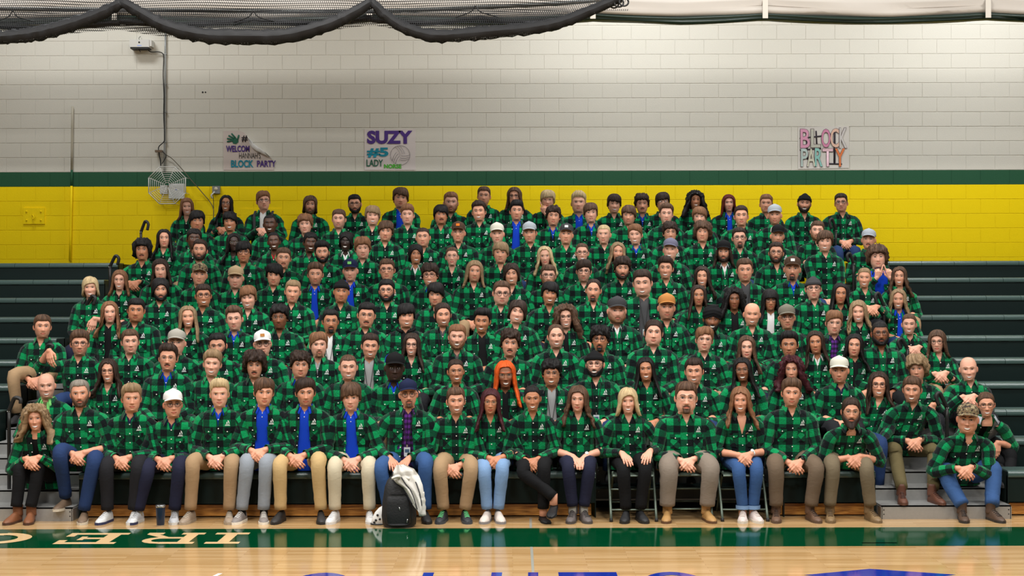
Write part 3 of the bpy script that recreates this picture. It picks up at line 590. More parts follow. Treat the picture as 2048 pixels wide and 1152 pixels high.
# ---- hands: capsules melted together on a fine lattice, so palm, fingers and forearm are one skin
def surfnet(Dv, o, h):
    s = Dv < 0; n = Dv.shape; cs = np.zeros((n[0]-1, n[1]-1, n[2]-1), int)
    for i in (0, 1):
        for j in (0, 1):
            for k in (0, 1): cs += s[i:n[0]-1+i, j:n[1]-1+j, k:n[2]-1+k]
    act = (cs > 0) & (cs < 8); idx = -np.ones(act.shape, int); I = np.argwhere(act); idx[act] = np.arange(len(I))
    acc = np.zeros((len(I), 3)); cnt = np.zeros(len(I)); C = [(i, j, k) for i in (0, 1) for j in (0, 1) for k in (0, 1)]
    for p in C:
        for ax in range(3):
            if p[ax]: continue
            q = list(p); q[ax] = 1; d0 = Dv[I[:, 0]+p[0], I[:, 1]+p[1], I[:, 2]+p[2]]; d1 = Dv[I[:, 0]+q[0], I[:, 1]+q[1], I[:, 2]+q[2]]
            m = (d0 < 0) != (d1 < 0); t = np.where(m, d0/np.where(m, d0-d1, 1), 0); pt = np.array(p)+np.outer(t, np.array(q)-np.array(p)); acc += pt*m[:, None]; cnt += m
    V = o+h*(I+acc/cnt[:, None]); Q = []
    for ax in range(3):
        b, c = (ax+1) % 3, (ax+2) % 3; sl0 = [slice(None)]*3; sl1 = [slice(None)]*3; sl0[ax] = slice(0, -1); sl1[ax] = slice(1, None)
        ch = s[tuple(sl0)] != s[tuple(sl1)]; E = np.argwhere(ch); E = E[(E[:, b] > 0) & (E[:, c] > 0) & (E[:, b] < n[b]-1) & (E[:, c] < n[c]-1)]
        def cell(db, dc):
            e = E.copy(); e[:, b] += db; e[:, c] += dc; return idx[e[:, 0], e[:, 1], e[:, 2]]
        q = np.stack([cell(-1, -1), cell(0, -1), cell(0, 0), cell(-1, 0)], 1); fl = s[E[:, 0], E[:, 1], E[:, 2]]; q[~fl] = q[~fl][:, ::-1]; Q.append(q)
    Q = np.concatenate(Q); return V, Q[(Q >= 0).all(1)]
def caps_mesh(caps, h, k=.006):
    pts = np.array([p for c in caps for p in (c[0], c[1])]); rm = max(max(c[2], c[3]) for c in caps)+3*h; lo = pts.min(0)-rm; n = np.ceil((pts.max(0)+rm-lo)/h).astype(int)+1
    Dv = np.full(n, .05); ax = [lo[i]+h*np.arange(n[i]) for i in range(3)]
    for a, b, ra, rb in caps:
        a, b = np.asarray(a, float), np.asarray(b, float); r = max(ra, rb)+.022; i0 = np.maximum(np.floor((np.minimum(a, b)-r-lo)/h).astype(int), 0); i1 = np.minimum(np.ceil((np.maximum(a, b)+r-lo)/h).astype(int)+1, n)
        g = np.stack(np.meshgrid(*[ax[i][i0[i]:i1[i]] for i in range(3)], indexing='ij'), -1); ab = b-a; t = np.clip(((g-a)@ab)/max(ab@ab, 1e-9), 0, 1)
        d = np.linalg.norm(g-a-t[..., None]*ab, axis=-1)-(ra+(rb-ra)*t); sl = tuple(slice(i0[i], i1[i]) for i in range(3)); e = Dv[sl]
        hh = np.clip(.5+.5*(e-d)/k, 0, 1); Dv[sl] = e*(1-hh)+d*hh-k*hh*(1-hh)
    return surfnet(Dv, lo, h)
def hand_caps(wr, d, n, side, curl=.5, spread=.12, elbow=None, sc_=1.0, point=None):
    """wr wrist, d finger direction, n back-of-hand normal, side = unit towards the thumb"""
    d = np.array(d, float); d /= np.linalg.norm(d); n = np.array(n, float); n -= d*(n@d); n /= np.linalg.norm(n); s = np.array(side, float); s -= d*(s@d)+n*(s@n); s /= np.linalg.norm(s)
    wr = np.asarray(wr, float); C = []
    L = [(.046, .026, .020), (.050, .030, .021), (.046, .028, .020), (.036, .021, .018)]; off = [.030, .010, -.010, -.028]; pal = [.088, .090, .085, .078]
    for i in range(4):
        kn = wr+sc_*(d*pal[i]+s*off[i]+n*(.004-.006*abs(i-1.3)*.5)); C.append((wr+s*off[i]*.45*sc_, kn, .0145*sc_, .0115*sc_))
        cu = curl*(1+.12*i) if point is None else (.05 if i == point else 1.35); a = 0; p = kn; dd = d+s*spread*(1.2-i*.8)*.5; dd /= np.linalg.norm(dd); r = .0092 if i < 3 else .0080
        for j in range(3):
            a += cu*(.75 if j == 0 else 1.0); v = dd*math.cos(a)-n*math.sin(a); q = p+v*L[i][j]*sc_; C.append((p, q, r*sc_*(1-.07*j), r*sc_*(1-.07*(j+1)))); p = q
    b0 = wr+sc_*(d*.022+s*.022-n*.006); t1 = b0+sc_*(d*.034+s*.026-n*.010); t2 = t1+sc_*(d*.030+s*(.008-.012*curl)-n*.012*curl); t3 = t2+sc_*(d*.024-s*.006*curl-n*.010*curl)
    C += [(b0, t1, .0145*sc_, .0115*sc_), (t1, t2, .0110*sc_, .0098*sc_), (t2, t3, .0098*sc_, .0085*sc_)]
    if elbow is not None:
        e = np.asarray(elbow, float); C += [(wr+d*.01, wr+(e-wr)*.35, .0255*sc_, .031*sc_), (wr+(e-wr)*.35, e, .031*sc_, .040*sc_)]
    return C
def ik(S, Wp, l1, l2, hint):
    v = Wp-S; L = np.linalg.norm(v); L2 = min(L, (l1+l2)*.985); u = v/max(L, 1e-6); a = (l1*l1-l2*l2+L2*L2)/(2*L2); hgt = math.sqrt(max(l1*l1-a*a, 1e-6))
    hp = np.array(hint, float); hp -= u*(hp@u); hp /= np.linalg.norm(hp)+1e-9
    return S+u*a+hp*hgt, S+u*L2
# ---- torso sections measured down from the base of the neck: depth, half width, front, back
TT = np.array([(0, .066, .058, .060), (.010, .092, .062, .070), (.024, .134, .072, .084), (.044, .170, .086, .098), (.072, .191, .104, .110), (.11, .200, .118, .116), (.17, .200, .130, .120)])
class Torso:
    def __init__(s, N, bw, belly, g):
        s.N = N; s.H = max(N[2], .30); s.bw = bw; s.belly = belly; s.g = g
        s.dep = np.concatenate([TT[:, 0], .17+(s.H-.17-.015)*np.linspace(0, 1, 9)[1:]]); t = np.linspace(0, 1, 9)[1:]
        s.w = np.concatenate([TT[:, 1], .199-.016*np.sin(t*PI)+.014*t])*bw; s.f = np.concatenate([TT[:, 2], .130+.018*np.sin(t*PI*.8)])*(.75+.25*bw)+np.concatenate([np.zeros(7), belly*np.sin(t*PI*.75)]); s.b = np.concatenate([TT[:, 3], .120+.0*t])*(.8+.2*bw)
    def center(s, dep):
        k = np.clip(dep/s.H, 0, 1); return np.stack([s.N[0]*(1-k), s.N[1]*(1-k)+.03*np.sin(k*PI), s.N[2]-dep], -1)
    def rings(s, dep): return np.interp(dep, s.dep, s.w), np.interp(dep, s.dep, s.f), np.interp(dep, s.dep, s.b)
    def front(s, x, dep, off=0):
        W, Fv, B = s.rings(dep); c = s.center(dep); n = 2.5; q = np.clip(np.abs(x)/W, 0, .995); y = c[..., 1]-Fv*(1-q**n)**(1/n)-off
        return np.stack([c[..., 0]+x, y, c[..., 2]], -1)
    def loft(s, gap, shrink, nr, nc, wr, seed, u0, v0):
        dep = np.concatenate([[0, .010, .024, .044, .072, .11], np.linspace(.17, s.H-.01, nr)]); W, Fv, B = s.rings(dep); c = s.center(dep); n = 2.5
        W, Fv, B = W*shrink, Fv*shrink, B*shrink
        gp = np.minimum(gap(dep), W*.9); a0 = np.arcsin(np.clip((gp/W)**(n/2), 0, 1)); t = np.linspace(0, 1, nc); A = a0[:, None]+(2*PI-2*a0[:, None])*t
        sn, cs = np.sin(A), np.cos(A); X = W[:, None]*np.sign(sn)*np.abs(sn)**(2/n); Yv = np.where(cs > 0, -Fv[:, None], B[:, None])*np.abs(cs)**(2/n)
        if wr:
            g = np.random.RandomState(seed); z = 0
            for k in range(6): z = z+np.sin(A*g.randint(2, 9)+dep[:, None]*g.uniform(-45, 45)+g.uniform(0, 6))
            k = 1+wr*z*sm(.05, .15, dep)[:, None]; X = X*(1+(k-1)*.5); Yv = Yv*k
        V = np.stack([c[:, None, 0]+X, c[:, None, 1]+Yv, c[:, None, 2]*np.ones_like(X)], -1)
        d = np.linalg.norm(np.diff(V, axis=1), axis=2); L = np.concatenate([np.zeros((len(dep), 1)), np.cumsum(d, 1)], 1); mid = nc//2
        uL = L+gp[:, None]; uR = -(L[:, -1:]-L+gp[:, None]); uu = np.where(t[None] < .5, uL, uR+10*.128)
        uv = np.stack([uu+u0, dep[:, None]*np.ones_like(X)*1.0+v0], -1)
        return V.reshape(-1, 3), gridq(len(dep), nc)[:, ::-1], uv.reshape(-1, 2)
def collar(T, mb, gp0, seed, u0, scale=1.0):
    a = np.radians(np.linspace(gp0, 360-gp0, 23)); t = np.abs(np.linspace(-1, 1, 23)); c = T.center(np.array([0.0]))[0]; rows = []
    for r, dz, pt in ((.060, -.004, 0), (.064, .026, 0), (.069, .028, 0), (.088, -.014, .034), (.086, -.018, .034)):
        P = np.stack([np.sin(a)*r*1.08, -np.cos(a)*r, np.full(23, dz)], -1)*np.array([scale, scale, 1]); e = sm(.72, 1, t); P[:, 2] -= pt*e+.020*np.clip(np.cos(a), 0, 1)*(1 if dz > 0 else .5); P[:, 1] -= e*pt*.55; P[:, 0] += np.sign(P[:, 0])*e*pt*.45; rows.append(c+P)
    V = np.array(rows); uv = np.stack([np.broadcast_to(a*.075+u0, (5, 23)), np.array([0, .03, .035, .075, .08])[:, None]*np.ones(23)], -1)
    mb.add(V.reshape(-1, 3), gridq(5, 23)[:, ::-1], uv=uv.reshape(-1, 2))
def build_shoe(style, hi=True):
    """shoe with toe along -y, sole on z=0, ankle above origin"""
    L = .275; n = 14 if hi else 8; ns = 12 if hi else 8; t = np.linspace(0, 1, n); up = MB()
    wd = np.interp(t, [0, .06, .25, .5, .72, .9, 1], [.020, .032, .035, .038, .046, .036, .012]); boot = style in ('boot', 'ankle')
    ht = np.interp(t, [0, .06, .25, .42, .6, .8, .95, 1], [.085, .10, .10, .092, .070, .052, .040, .026]) if style != 'flat' else np.interp(t, [0, .1, .3, .5, .8, 1], [.05, .055, .035, .03, .03, .02])
    th = np.linspace(0, PI, ns); y = .075-L*t
    V = np.stack([wd[:, None]*np.cos(th)*np.sign(1), np.broadcast_to(y[:, None], (n, ns)), .012+(ht[:, None]-.012)*np.sin(th)**.75], -1); up.add(V.reshape(-1, 3), gridq(n, ns))
    up.add(V[0], None, [(0, k, k+1) for k in range(1, ns-1)]); up.add(V[-1], None, [(0, k+1, k) for k in range(1, ns-1)])
    if boot:
        hgt = .17 if style == 'boot' else .15
        Vt, Q, T_, u = tube([(0, .030, .06), (0, .028, .11), (0, .026, hgt)], [.046, .043, .047], 6, 10); up.add(Vt, Q, T_)
    so = MB(); z1 = .022 if style != 'flat' else .008; k = 1.07; ed = np.concatenate([np.stack([wd*k, y*1.02], -1), np.stack([-wd*k, y*1.02], -1)[::-1]]); m = len(ed); i = np.arange(m); j = (i+1) % m
    so.add(np.vstack([np.c_[ed, np.zeros(m)], np.c_[ed, np.full(m, z1)]]), np.vstack([np.stack([i, j, m+j, m+i], 1), np.stack([np.arange(n-1)+m, m+np.arange(n-1)+1, m+2*n-2-np.arange(n-1), m+2*n-1-np.arange(n-1)], 1)]))
    la = MB()
    if style in ('sneaker', 'boot'):
        for q in range(5):
            tt = .40+.085*q; yy = .075-L*tt; hz = np.interp(tt, t, ht); ww = np.interp(tt, t, wd)*.5
            pipe(la, [(-ww, yy, hz*.96), (0, yy-.006, hz+.006), (ww, yy, hz*.96)], .0035, 5, 5)
    return up, so, la
SHOES = {}
def shoe_mesh(style, uc, scol, lcol, hi):
    k = (style, uc, scol, lcol, hi)
    if k not in SHOES:
        u, s, l = build_shoe(style, hi)
        mm = lambda c: mat('shoe_'+'_'.join(map(str, c)), c, rough=.55, bump=.15, bscale=150, var=.1)
        SHOES[k] = (u.mesh('shoe', mm(uc)), s.mesh('sole', mm(scol), smooth=False), l.mesh('laces', mm(lcol)) if l.n else None)
    return SHOES[k]

def pants_mat(c):
    nm = 'trouser_'+c
    if nm in MATS: return MATS[nm]
    def f(nt, b):
        col = lin(CLOTH[c]); tc = nd(nt, 'ShaderNodeTexCoord'); n1 = nd(nt, 'ShaderNodeTexNoise'); n1.inputs['Scale'].default_value = 9; n1.inputs['Detail'].default_value = 3; n1.inputs['Distortion'].default_value = 1.8; n2 = nd(nt, 'ShaderNodeTexNoise'); n2.inputs['Scale'].default_value = 260
        mp = nd(nt, 'ShaderNodeMapping'); mp.inputs['Scale'].default_value = (1, 1, 1.7); nt.links.new(tc.outputs['Object'], mp.inputs['Vector']); nt.links.new(mp.outputs[0], n1.inputs['Vector']); nt.links.new(tc.outputs['Object'], n2.inputs['Vector'])
        mx = nd(nt, 'ShaderNodeMix', data_type='RGBA'); k = .22 if 'jean' in c else .12; mx.inputs[6].default_value = (*[v*(1-k) for v in col], 1); mx.inputs[7].default_value = (*[min(1, v*(1+k)) for v in col], 1); nt.links.new(n2.outputs['Fac'], mx.inputs[0]); nt.links.new(mx.outputs[2], b.inputs['Base Color'])
        bp = nd(nt, 'ShaderNodeBump'); bp.inputs['Strength'].default_value = .35; bp.inputs['Distance'].default_value = .010; nt.links.new(n1.outputs['Fac'], bp.inputs['Height']); nt.links.new(bp.outputs[0], b.inputs['Normal'])
    return node_mat(nm, f, rough=.85, spec=.2)
# every person: crop origin code, x, y in that crop (5.12x), row, skin, hair style, hair colour, extras
TILE = {'A1': (230, 370), 'A2': (580, 370), 'A3': (930, 370), 'A4': (1280, 370), 'A5': (1600, 370), 'B1': (0, 540), 'B2': (330, 540), 'B3': (660, 540), 'B4': (990, 540), 'B5': (1320, 540), 'B6': (1648, 540), 'C1': (0, 700), 'C2': (330, 700), 'C3': (660, 700), 'C4': (990, 700), 'C5': (1320, 700), 'C6': (1648, 700)}
PEOPLE = '''A1 735 225 9 p shoulder a f s
A1 1135 195 9 t long k f g s pack=0 hx=445,463
A1 1520 165 9 p side a g in=white pack=1 hx=525,465
A2 200 205 9 l mid m B
A2 667 195 9 l short k B g
A2 1130 135 9 l fringe m bw=1.12 in=blue hs=1.05
A2 1645 180 9 p short a B:a bw=1.12 hs=1.08
A2 1985 115 9 l short m
A3 510 120 9 l shoulder m g
A3 845 155 9 p fringe y chin=1
A3 1165 185 9 p quiff y in=blue bw=1.12 hs=1.08
A3 1525 195 9 p fringe n s
A3 1815 195 9 l curly n M v=blue
A4 235 180 9 p fringe n w
A4 565 160 9 t bigcurl k f s hs=.93 band=1
A4 910 190 9 p shoulder r f in=blue bw=1.05
A4 1295 195 9 l short a
A4 1680 190 9 l short k B bn=black s
A5 430 185 9 l short n g bw=1.08 badge=1 hx=1695,490
A1 830 370 8 t fringe k hs=1.02
A1 1180 380 8 t fringe k s
A1 1590 400 8 d buzz k s
A2 160 410 8 p curly a
A2 500 350 8 p short m S
A2 845 320 8 p fringe d s
A2 1205 310 8 p quiff a
A2 1545 310 8 t fringe k M
A2 1940 275 8 l quiff n s
A3 525 268 8 l quiff k in=blue
A3 900 325 8 l curly n v=blue
A3 1290 290 8 p fringe m v=blue
A3 1680 315 8 l fringe m S
A4 268 300 8 p quiff m
A4 615 330 8 p fringe a
A4 1040 320 8 l short n hs=1.05 bw=1.08
A4 1385 310 8 l buzz m cap=lgrey,lgrey S
A4 1815 470 8 p short m B:a
A1 500 550 7 l long k f
A1 805 555 7 d afro k
A1 1215 590 7 v long k f w
A1 1630 580 7 d tied k f s v=red
A2 200 590 7 d afro k s
A2 570 580 7 v curtain k f g s v=white
A2 975 475 7 l fringe m
A2 1365 535 7 l buzz n
A2 1725 490 7 l buzz m cap=brownc,cream w bw=1.05 mark=orange
A3 335 500 7 p buzz y cap=cream,cream
A3 670 490 7 l short k cap=lgrey,lgrey
A3 1035 510 7 l buzz m cap=char,cream bw=1.05 mark=white
A3 1425 505 7 p buzz y
A3 1750 510 7 p side a s v=blue
A4 310 490 7 l curly n w s
A4 640 490 7 l mopcurl m
A4 1020 540 7 p short n g G
A4 1405 520 7 l buzz m cap=black,cream S v=black
A5 705 560 8 l buzz n cap=lgrey,lgrey M v=teal
A1 280 672 6 t mopcurl k M hx=265,572
A1 865 670 6 l short n B
A1 1315 690 6 t fringe k g
A1 1720 750 6 l short m M v=black
A2 330 690 6 l quiff k B v=dgrey
A2 745 650 6 p curly a
A2 1285 712 6 t curtain k f s v=white
A2 1660 735 6 p tied m f w
A3 365 700 6 l fringe d
A3 825 730 6 p wavy y f
A3 1200 695 6 p tied m f g s
A3 1560 690 6 l wavy d f s
A4 310 665 6 p buzz y cap=bluegrey,bluegrey s
A4 860 685 6 l shoulder n cap=black,black B v=white lan=1
A4 1395 695 6 l short n g B
A5 255 580 6 p fringe m s bw=1.05
A5 800 745 7 p mopcurl m in=blue bw=1.15 hs=1.1 whand=1 og=.125
A1 470 868 5 p shoulder n
A1 855 920 5 l buzz m cap=camo,camo
A1 1235 950 5 p buzz m cap=tan,tan
A1 1625 920 5 l fringe k
A2 258 915 5 l quiff m S in=blue
A2 620 875 5 p buzz m cap=navy,navy in=blue mark=lime
A2 995 870 5 l short m g bw=1.05
A2 1440 925 5 l curly n g s v=blue
A3 90 885 5 l shoulder d S
A3 480 915 5 l curtain n s
A3 850 930 5 p short m g B:a
A3 1215 880 5 p side n g S
A3 1605 855 5 l curly n B
A4 265 855 5 l quiff n s
A4 640 940 5 l wavy n f s bw=.98
A4 1075 870 5 l short m in=dgrey bw=1.12 hs=1.05 lan=1
A4 1560 860 5 l buzz n cap=brownc,tan G v=blue bw=1.08 hs=1.05 mark=white
A5 660 950 5 l tied d f s hx=1747,622
A5 1020 940 6 l wavy m f s
B1 925 178 4 p mid y f s pants=dnavy hp=190,636 roll=1
B1 1225 105 5 p shoulder a f w s v=black
B1 1640 200 4 l curtain k B
B2 390 262 4 t short n g s
B2 855 282 4 p fringe a s
B2 1300 220 4 l short d
B2 1800 220 4 t buzz k bn=black
B3 585 212 4 l short k g B
B3 1085 250 4 l fringe k
B3 1750 235 4 p short m g bw=1.1 hs=1.05 badge=1
B4 555 245 4 t fringe k s
B4 1005 205 4 l recede n G
B4 1520 130 4 p short n s in=dgrey bw=1.25 hs=1.16 badge=1
B5 395 262 4 t long n f
B5 760 300 4 b bigcurl k f in=black
B5 1130 305 4 t bangs k f g in=white
B5 1575 190 4 p short n bn=char g
B6 165 242 4 t long k f
B1 1120 432 3 p long a f in=black
B1 1385 410 3 t short k bw=1.1
B2 235 480 3 l long d f s
B2 715 500 3 p quiff m v=blue
B2 1175 485 3 b curly k w S
B2 1690 525 3 t short k w G in=white lan=1
B3 365 460 3 l short k w M hs=1.05
B3 775 472 3 l fringe k s in=black hood=1
B3 1155 455 3 l slick n S s v=dgrey lan=1
B3 1555 520 3 t quiff k s in=black
B4 215 430 3 p curtain n s roll_=.16
B4 725 485 3 p bigcurl m f g s in=black hs=.97
B4 1245 415 3 p buzz a cap=char,char B:a bw=1.12 hs=1.06 v=white badge=1
B4 1755 385 3 l buzz m cap=caramel,caramel S hs=1.05 badge=1
B5 525 500 3 b none k tur=1 B s
B5 940 450 3 l none d s
B5 1305 485 3 l buzz n cap=gcap,gcap g
B5 1780 540 3 p side a w in=purple
B6 360 425 3 p wavy d f s v=black
B6 765 302 5 l wavy d f s in=blue
B6 875 555 4 p tied m f s v=black hx=1832,704
B1 425 580 3 l short m S hx=64,768 legs=1
B1 810 755 2 l quiff m g S pants=djean hp=98,700 roll=1
B1 1330 735 2 p short m
B1 1805 745 2 p buzz m cap=stone,stone
B2 545 772 2 l short k B
B2 1000 752 2 p buzz n cap=white,navy g mark=caramel
B2 1570 770 2 p side a G:a v=grey bw=1.08
B3 405 775 2 l short n s in=grey lan=1
B3 835 762 2 p long n f g s
B3 1300 685 2 p short a B:a s v=dgrey
B3 1840 755 2 l curly n M hs=1.06 bw=1.08
B4 625 680 2 p recede m S s
B4 1080 708 2 t curly k g G
B4 1620 642 2 p slick n bw=1.1 hs=1.04
B5 450 715 2 p side a w
B5 890 790 2 p long m f
B5 1330 765 2 t quiff k
B5 1605 740 2 t long n f v=white
B6 310 772 2 l long k f in=black
B6 580 650 2 b buzz k g B pants=black bw=1.12 badge=1
B6 1170 728 3 p shoulder m f g hx=1885,756
C1 475 362 1 p none a s pants=djean in=lime tie=1
C1 1110 217 1 l wavy n f g s lan=1
C1 1715 85 1 l quiff n w M v=blue
C2 475 142 1 p quiff d s
C2 915 152 1 l mopcurl n M
C2 1375 155 1 l curly n v=blue
C2 1875 172 1 p buzz m s
C3 655 178 1 v buzz k cap=black,blue v=blue hs=1.05
C3 1290 217 1 t tied n f w s
C3 1795 247 1 b long o f w s in=black hs=1.05
C4 580 240 1 t curly k w s in=grey lan=1
C4 1030 145 1 p short k bn=black g B s badge=1
C4 1550 197 1 t long k f s
C5 355 215 1 l short n s
C5 855 200 1 b long k f w s
C5 1355 200 1 l bigcurl u f
C5 1845 205 1 l buzz m cap=cream,tan S v=navy
C6 560 352 1 l long n g s hp=1753,893 pants=djean dx=-.17
C6 965 192 2 l mopcurl d pants=dark hp=1866,808
C6 1490 190 2 p none a s pants=dark hx=1942,803
C6 1670 555 0 l tied m f g s in=vest front=1 hp=1996,884 roll=1
C1 365 700 0 l bigcurl d f s in=black front=1
C1 820 447 0 l short g B:m front=1 roll=1 bw=1.08
C1 1340 497 0 l quiff d front=1 v=navy
C1 1765 555 0 l buzz n cap=white,white g front=1 v=navy
C2 555 447 0 p quiff y front=1 v=blue
C2 1005 432 0 l side m front=1 in=blue
C2 1435 432 0 l side n S front=1 in=blue
C3 215 480 0 p fringe m front=1 in=blue
C3 805 450 0 l none m cap=navy,navy g G front=1 in=purple badge=1 bw=1.08
C3 1290 522 0 l short m S s front=1
C3 1640 522 0 t long u f w front=1
C4 385 492 0 t tied k f s front=1
C4 850 497 0 p wavy m f front=1 roll=1
C4 1365 522 0 p bob y f s front=1
C5 265 487 0 p short m w G front=1 bw=1.22 hs=1.14
C5 830 510 0 l wavy a f s front=1 roll=1 deep=1
C5 1345 442 0 l quiff m S front=1 bw=1.05
C6 275 627 0 l slick n w L front=1 roll=1
C6 910 402 0 l short m S s front=1 bw=1.08
C6 1475 702 0 l buzz n cap=camo,camo s v=white front=1 bw=1.12 hs=1.05'''
# front row: head pixel -> knees, feet, hands (pixels), trousers, shoe, options
SN = 'sneaker'
FR = {  # order as in the table above
 0: dict(k=((2000, 925), (2024, 912)), ft=((2005, 1000), (2025, 1000)), pants='black', shoe=(SN, (30, 30, 32), (60, 60, 60), (20, 20, 20)), Y=13.0, hipY=13.4, seat=.55, fz=.25, fY=12.9),
 1: dict(k=((36, 938), (72, 936)), ft=((28, 1043), (57, 1043)), hx=(60, 928), pants='black', shoe=('ankle', (120, 72, 42), (70, 44, 30), (0, 0, 0)), Y=12.55, hipY=12.85, seat=.25),
 2: dict(k=((117, 906), (184, 922)), ft=((117, 1008), (164, 1037)), hx=(152, 918), pants='djean', shoe=('shoe', (112, 92, 74), (200, 190, 170), (0, 0, 0)), rfoot=.10),
 3: dict(k=((210, 934), (273, 932)), ft=((211, 1041), (264, 1036)), hx=(241, 928), pants='dark', shoe=(SN, (200, 200, 198), (36, 44, 80), (240, 240, 240))),
 4: dict(k=((291, 940), (356, 934)), ft=((273, 1047), (346, 1045)), hx=(326, 930), pants='dnavy', shoe=(SN, (180, 180, 182), (206, 204, 198), (170, 170, 172))),
 5: dict(k=((383, 928), (460, 930)), ft=((378, 1041), (456, 1041)), hx=(429, 926), pants='bkhaki', shoe=(SN, (146, 128, 110), (160, 144, 124), (196, 186, 170)), watch=1),
 6: dict(k=((491, 928), (530, 928)), ft=((481, 1043), (525, 1043)), hx=(514, 913), pants='bgrey', shoe=(SN, (128, 120, 116), (230, 222, 206), (236, 232, 226)), sock=1),
 7: dict(k=((558, 932), (635, 926)), ft=((559, 1041), (640, 1042)), hx=(592, 924), pants='khaki', shoe=('shoe', (36, 34, 34), (26, 26, 26), (0, 0, 0))),
 8: dict(k=((668, 936), (736, 936)), ft=((668, 1039), (738, 1039)), hx=(701, 932), pants='lkhaki', shoe=(SN, (206, 204, 202), (208, 206, 202), (240, 240, 240))),
 9: dict(k=((762, 936), (850, 928)), ft=((776, 1040), (850, 1045)), hl=(783, 930), hr=(812, 930), pants='jean', shoe=('shoe', (34, 33, 34), (24, 24, 24), (0, 0, 0))),
 10: dict(k=((880, 938), (941, 938)), ft=((886, 1039), (930, 1038)), hx=(906, 944), pants='bkhaki', shoe=(SN, (40, 42, 46), (56, 62, 70), (110, 220, 140))),
 11: dict(k=((969, 940), (1004, 936)), ft=((974, 1041), (997, 1041)), hx=(992, 928), pants='ljean', shoe=('shoe', (206, 194, 184), (130, 128, 130), (0, 0, 0))),
 12: dict(k=((1049, 938), (1088, 934)), ft=((1107, 1010), (1087, 1036)), hx=(1064, 932), pants='black', shoe=('flat', (22, 22, 24), (20, 20, 20), (0, 0, 0)), cross=1, badge2=1),
 13: dict(k=((1138, 934), (1178, 934)), ft=((1146, 1037), (1169, 1037)), hl=(1150, 926), hr=(1168, 926), pants='dnavy', shoe=('boot', (92, 84, 82), (70, 66, 64), (60, 56, 54)), watch=1),
 14: dict(k=((1248, 938), (1291, 934)), ft=((1253, 1047), (1282, 1041)), hl=(1250, 920), hr=(1297, 916), pants='black', shoe=('shoe', (26, 26, 28), (20, 20, 20), (0, 0, 0)), chair=1),
 15: dict(k=((1339, 938), (1422, 938)), ft=((1336, 1043), (1416, 1043)), hx=(1376, 932), pants='gpants', shoe=('ankle', (168, 128, 76), (90, 62, 40), (0, 0, 0)), chair=1, bigleg=1.25),
 16: dict(k=((1480, 940), (1515, 938)), ft=((1488, 1047), (1509, 1047)), hx=(1492, 921), pants='jean', shoe=(SN, (204, 190, 184), (206, 200, 188), (226, 214, 206)), chair=1, watch=1, cuff=1),
 17: dict(k=((1554, 934), (1634, 936)), ft=((1555, 1037), (1625, 1035)), hx=(1593, 936), pants='brown', shoe=('boot', (98, 72, 54), (84, 64, 50), (60, 44, 36)), watch=2, bigleg=1.1),
 18: dict(k=((1668, 932), (1736, 936)), ft=((1663, 1040), (1744, 1040)), hx=(1712, 926), pants='olive2', shoe=('boot', (122, 98, 66), (112, 92, 64), (90, 70, 46)), lean=.15),
 19: dict(k=((1794, 904), (1871, 906)), ft=((1807, 1004), (1871, 1004)), hx=(1832, 892), pants='olive', shoe=('boot', (96, 58, 42), (86, 54, 40), (70, 44, 34)), Y=13.15, hipY=13.45, seat=.47, fz=.127, fY=12.66, watch=2),
 20: dict(k=((1900, 950), (1990, 942)), ft=((1929, 1040), (1989, 1043)), hx=(1935, 948), pants='jean', shoe=('boot', (78, 58, 44), (40, 36, 34), (50, 44, 40)), Y=12.6, hipY=12.95, seat=.25, watch=1, bigleg=1.15, fY=12.42)}
CLOTH['olive2'] = (110, 98, 78)
def lens_mat():
    m = bpy.data.materials.new('spectacle_lens'); m.use_nodes = True; nt = m.node_tree; nt.nodes.remove(nt.nodes['Principled BSDF'])
    t = nd(nt, 'ShaderNodeBsdfTransparent'); g = nd(nt, 'ShaderNodeBsdfGlossy'); g.inputs['Roughness'].default_value = .08; mx = nd(nt, 'ShaderNodeMixShader'); mx.inputs[0].default_value = .07
    nt.links.new(t.outputs[0], mx.inputs[1]); nt.links.new(g.outputs[0], mx.inputs[2]); nt.links.new(mx.outputs[0], nt.nodes['Material Output'].inputs[0]); return m
M_LENS = lens_mat(); M_FRAMED = mat('dark_spectacle_frame', (28, 24, 24), rough=.35); M_FRAMEW = mat('wire_spectacle_frame', (150, 132, 110), rough=.3, metal=.6)
M_LAN = mat('black_lanyard', (16, 16, 18), rough=.7); M_BADGE = mat('badge_card', (190, 196, 200), rough=.3); M_STEEL = mat('clip_steel', (190, 190, 190), rough=.25, metal=.9)
def mats_hat(f): return M_PURP if f == 'purple' else cloth(f)
HTEMPL = {}
def hands_caps(mode, L, Rr, EL, ER, full, point=False):
    C = []
    for s, W, E in ((-1, L, EL), (1, Rr, ER)):
        if W is None: continue
        if mode == 'clasp': d = (-s*.62, -.55, -.50); n = (s*.45, -.55, .62); th = (-s*.35, -.15, .9); cu = .62 if s > 0 else .5
        elif mode == 'lap': d = (-s*.30, -.85, -.42); n = (0, -.35, .9); th = (-s, 0, .1); cu = .22
        elif mode == 'w': d = (-s*.25, -.1, 1); n = (-s*.1, -1, .1); th = (-s, 0, .35); cu = .3
        elif mode == 'rail': d = (.8*(1 if s > 0 else 1), -.25, -.6); n = (.3, -.6, .7); th = (0, -.6, -.2); cu = .35
        else: d = (-s*.2, -.3, -.95); n = (s*.3, -.9, .2); th = (-s, -.3, 0); cu = .3
        base = W+(E-W)*(.95 if full else .45)
        C += hand_caps(W, d, n, th, cu, elbow=base, point=0 if (mode == 'w') else None)
    return C
COUNT = {}; HEADN = [0]
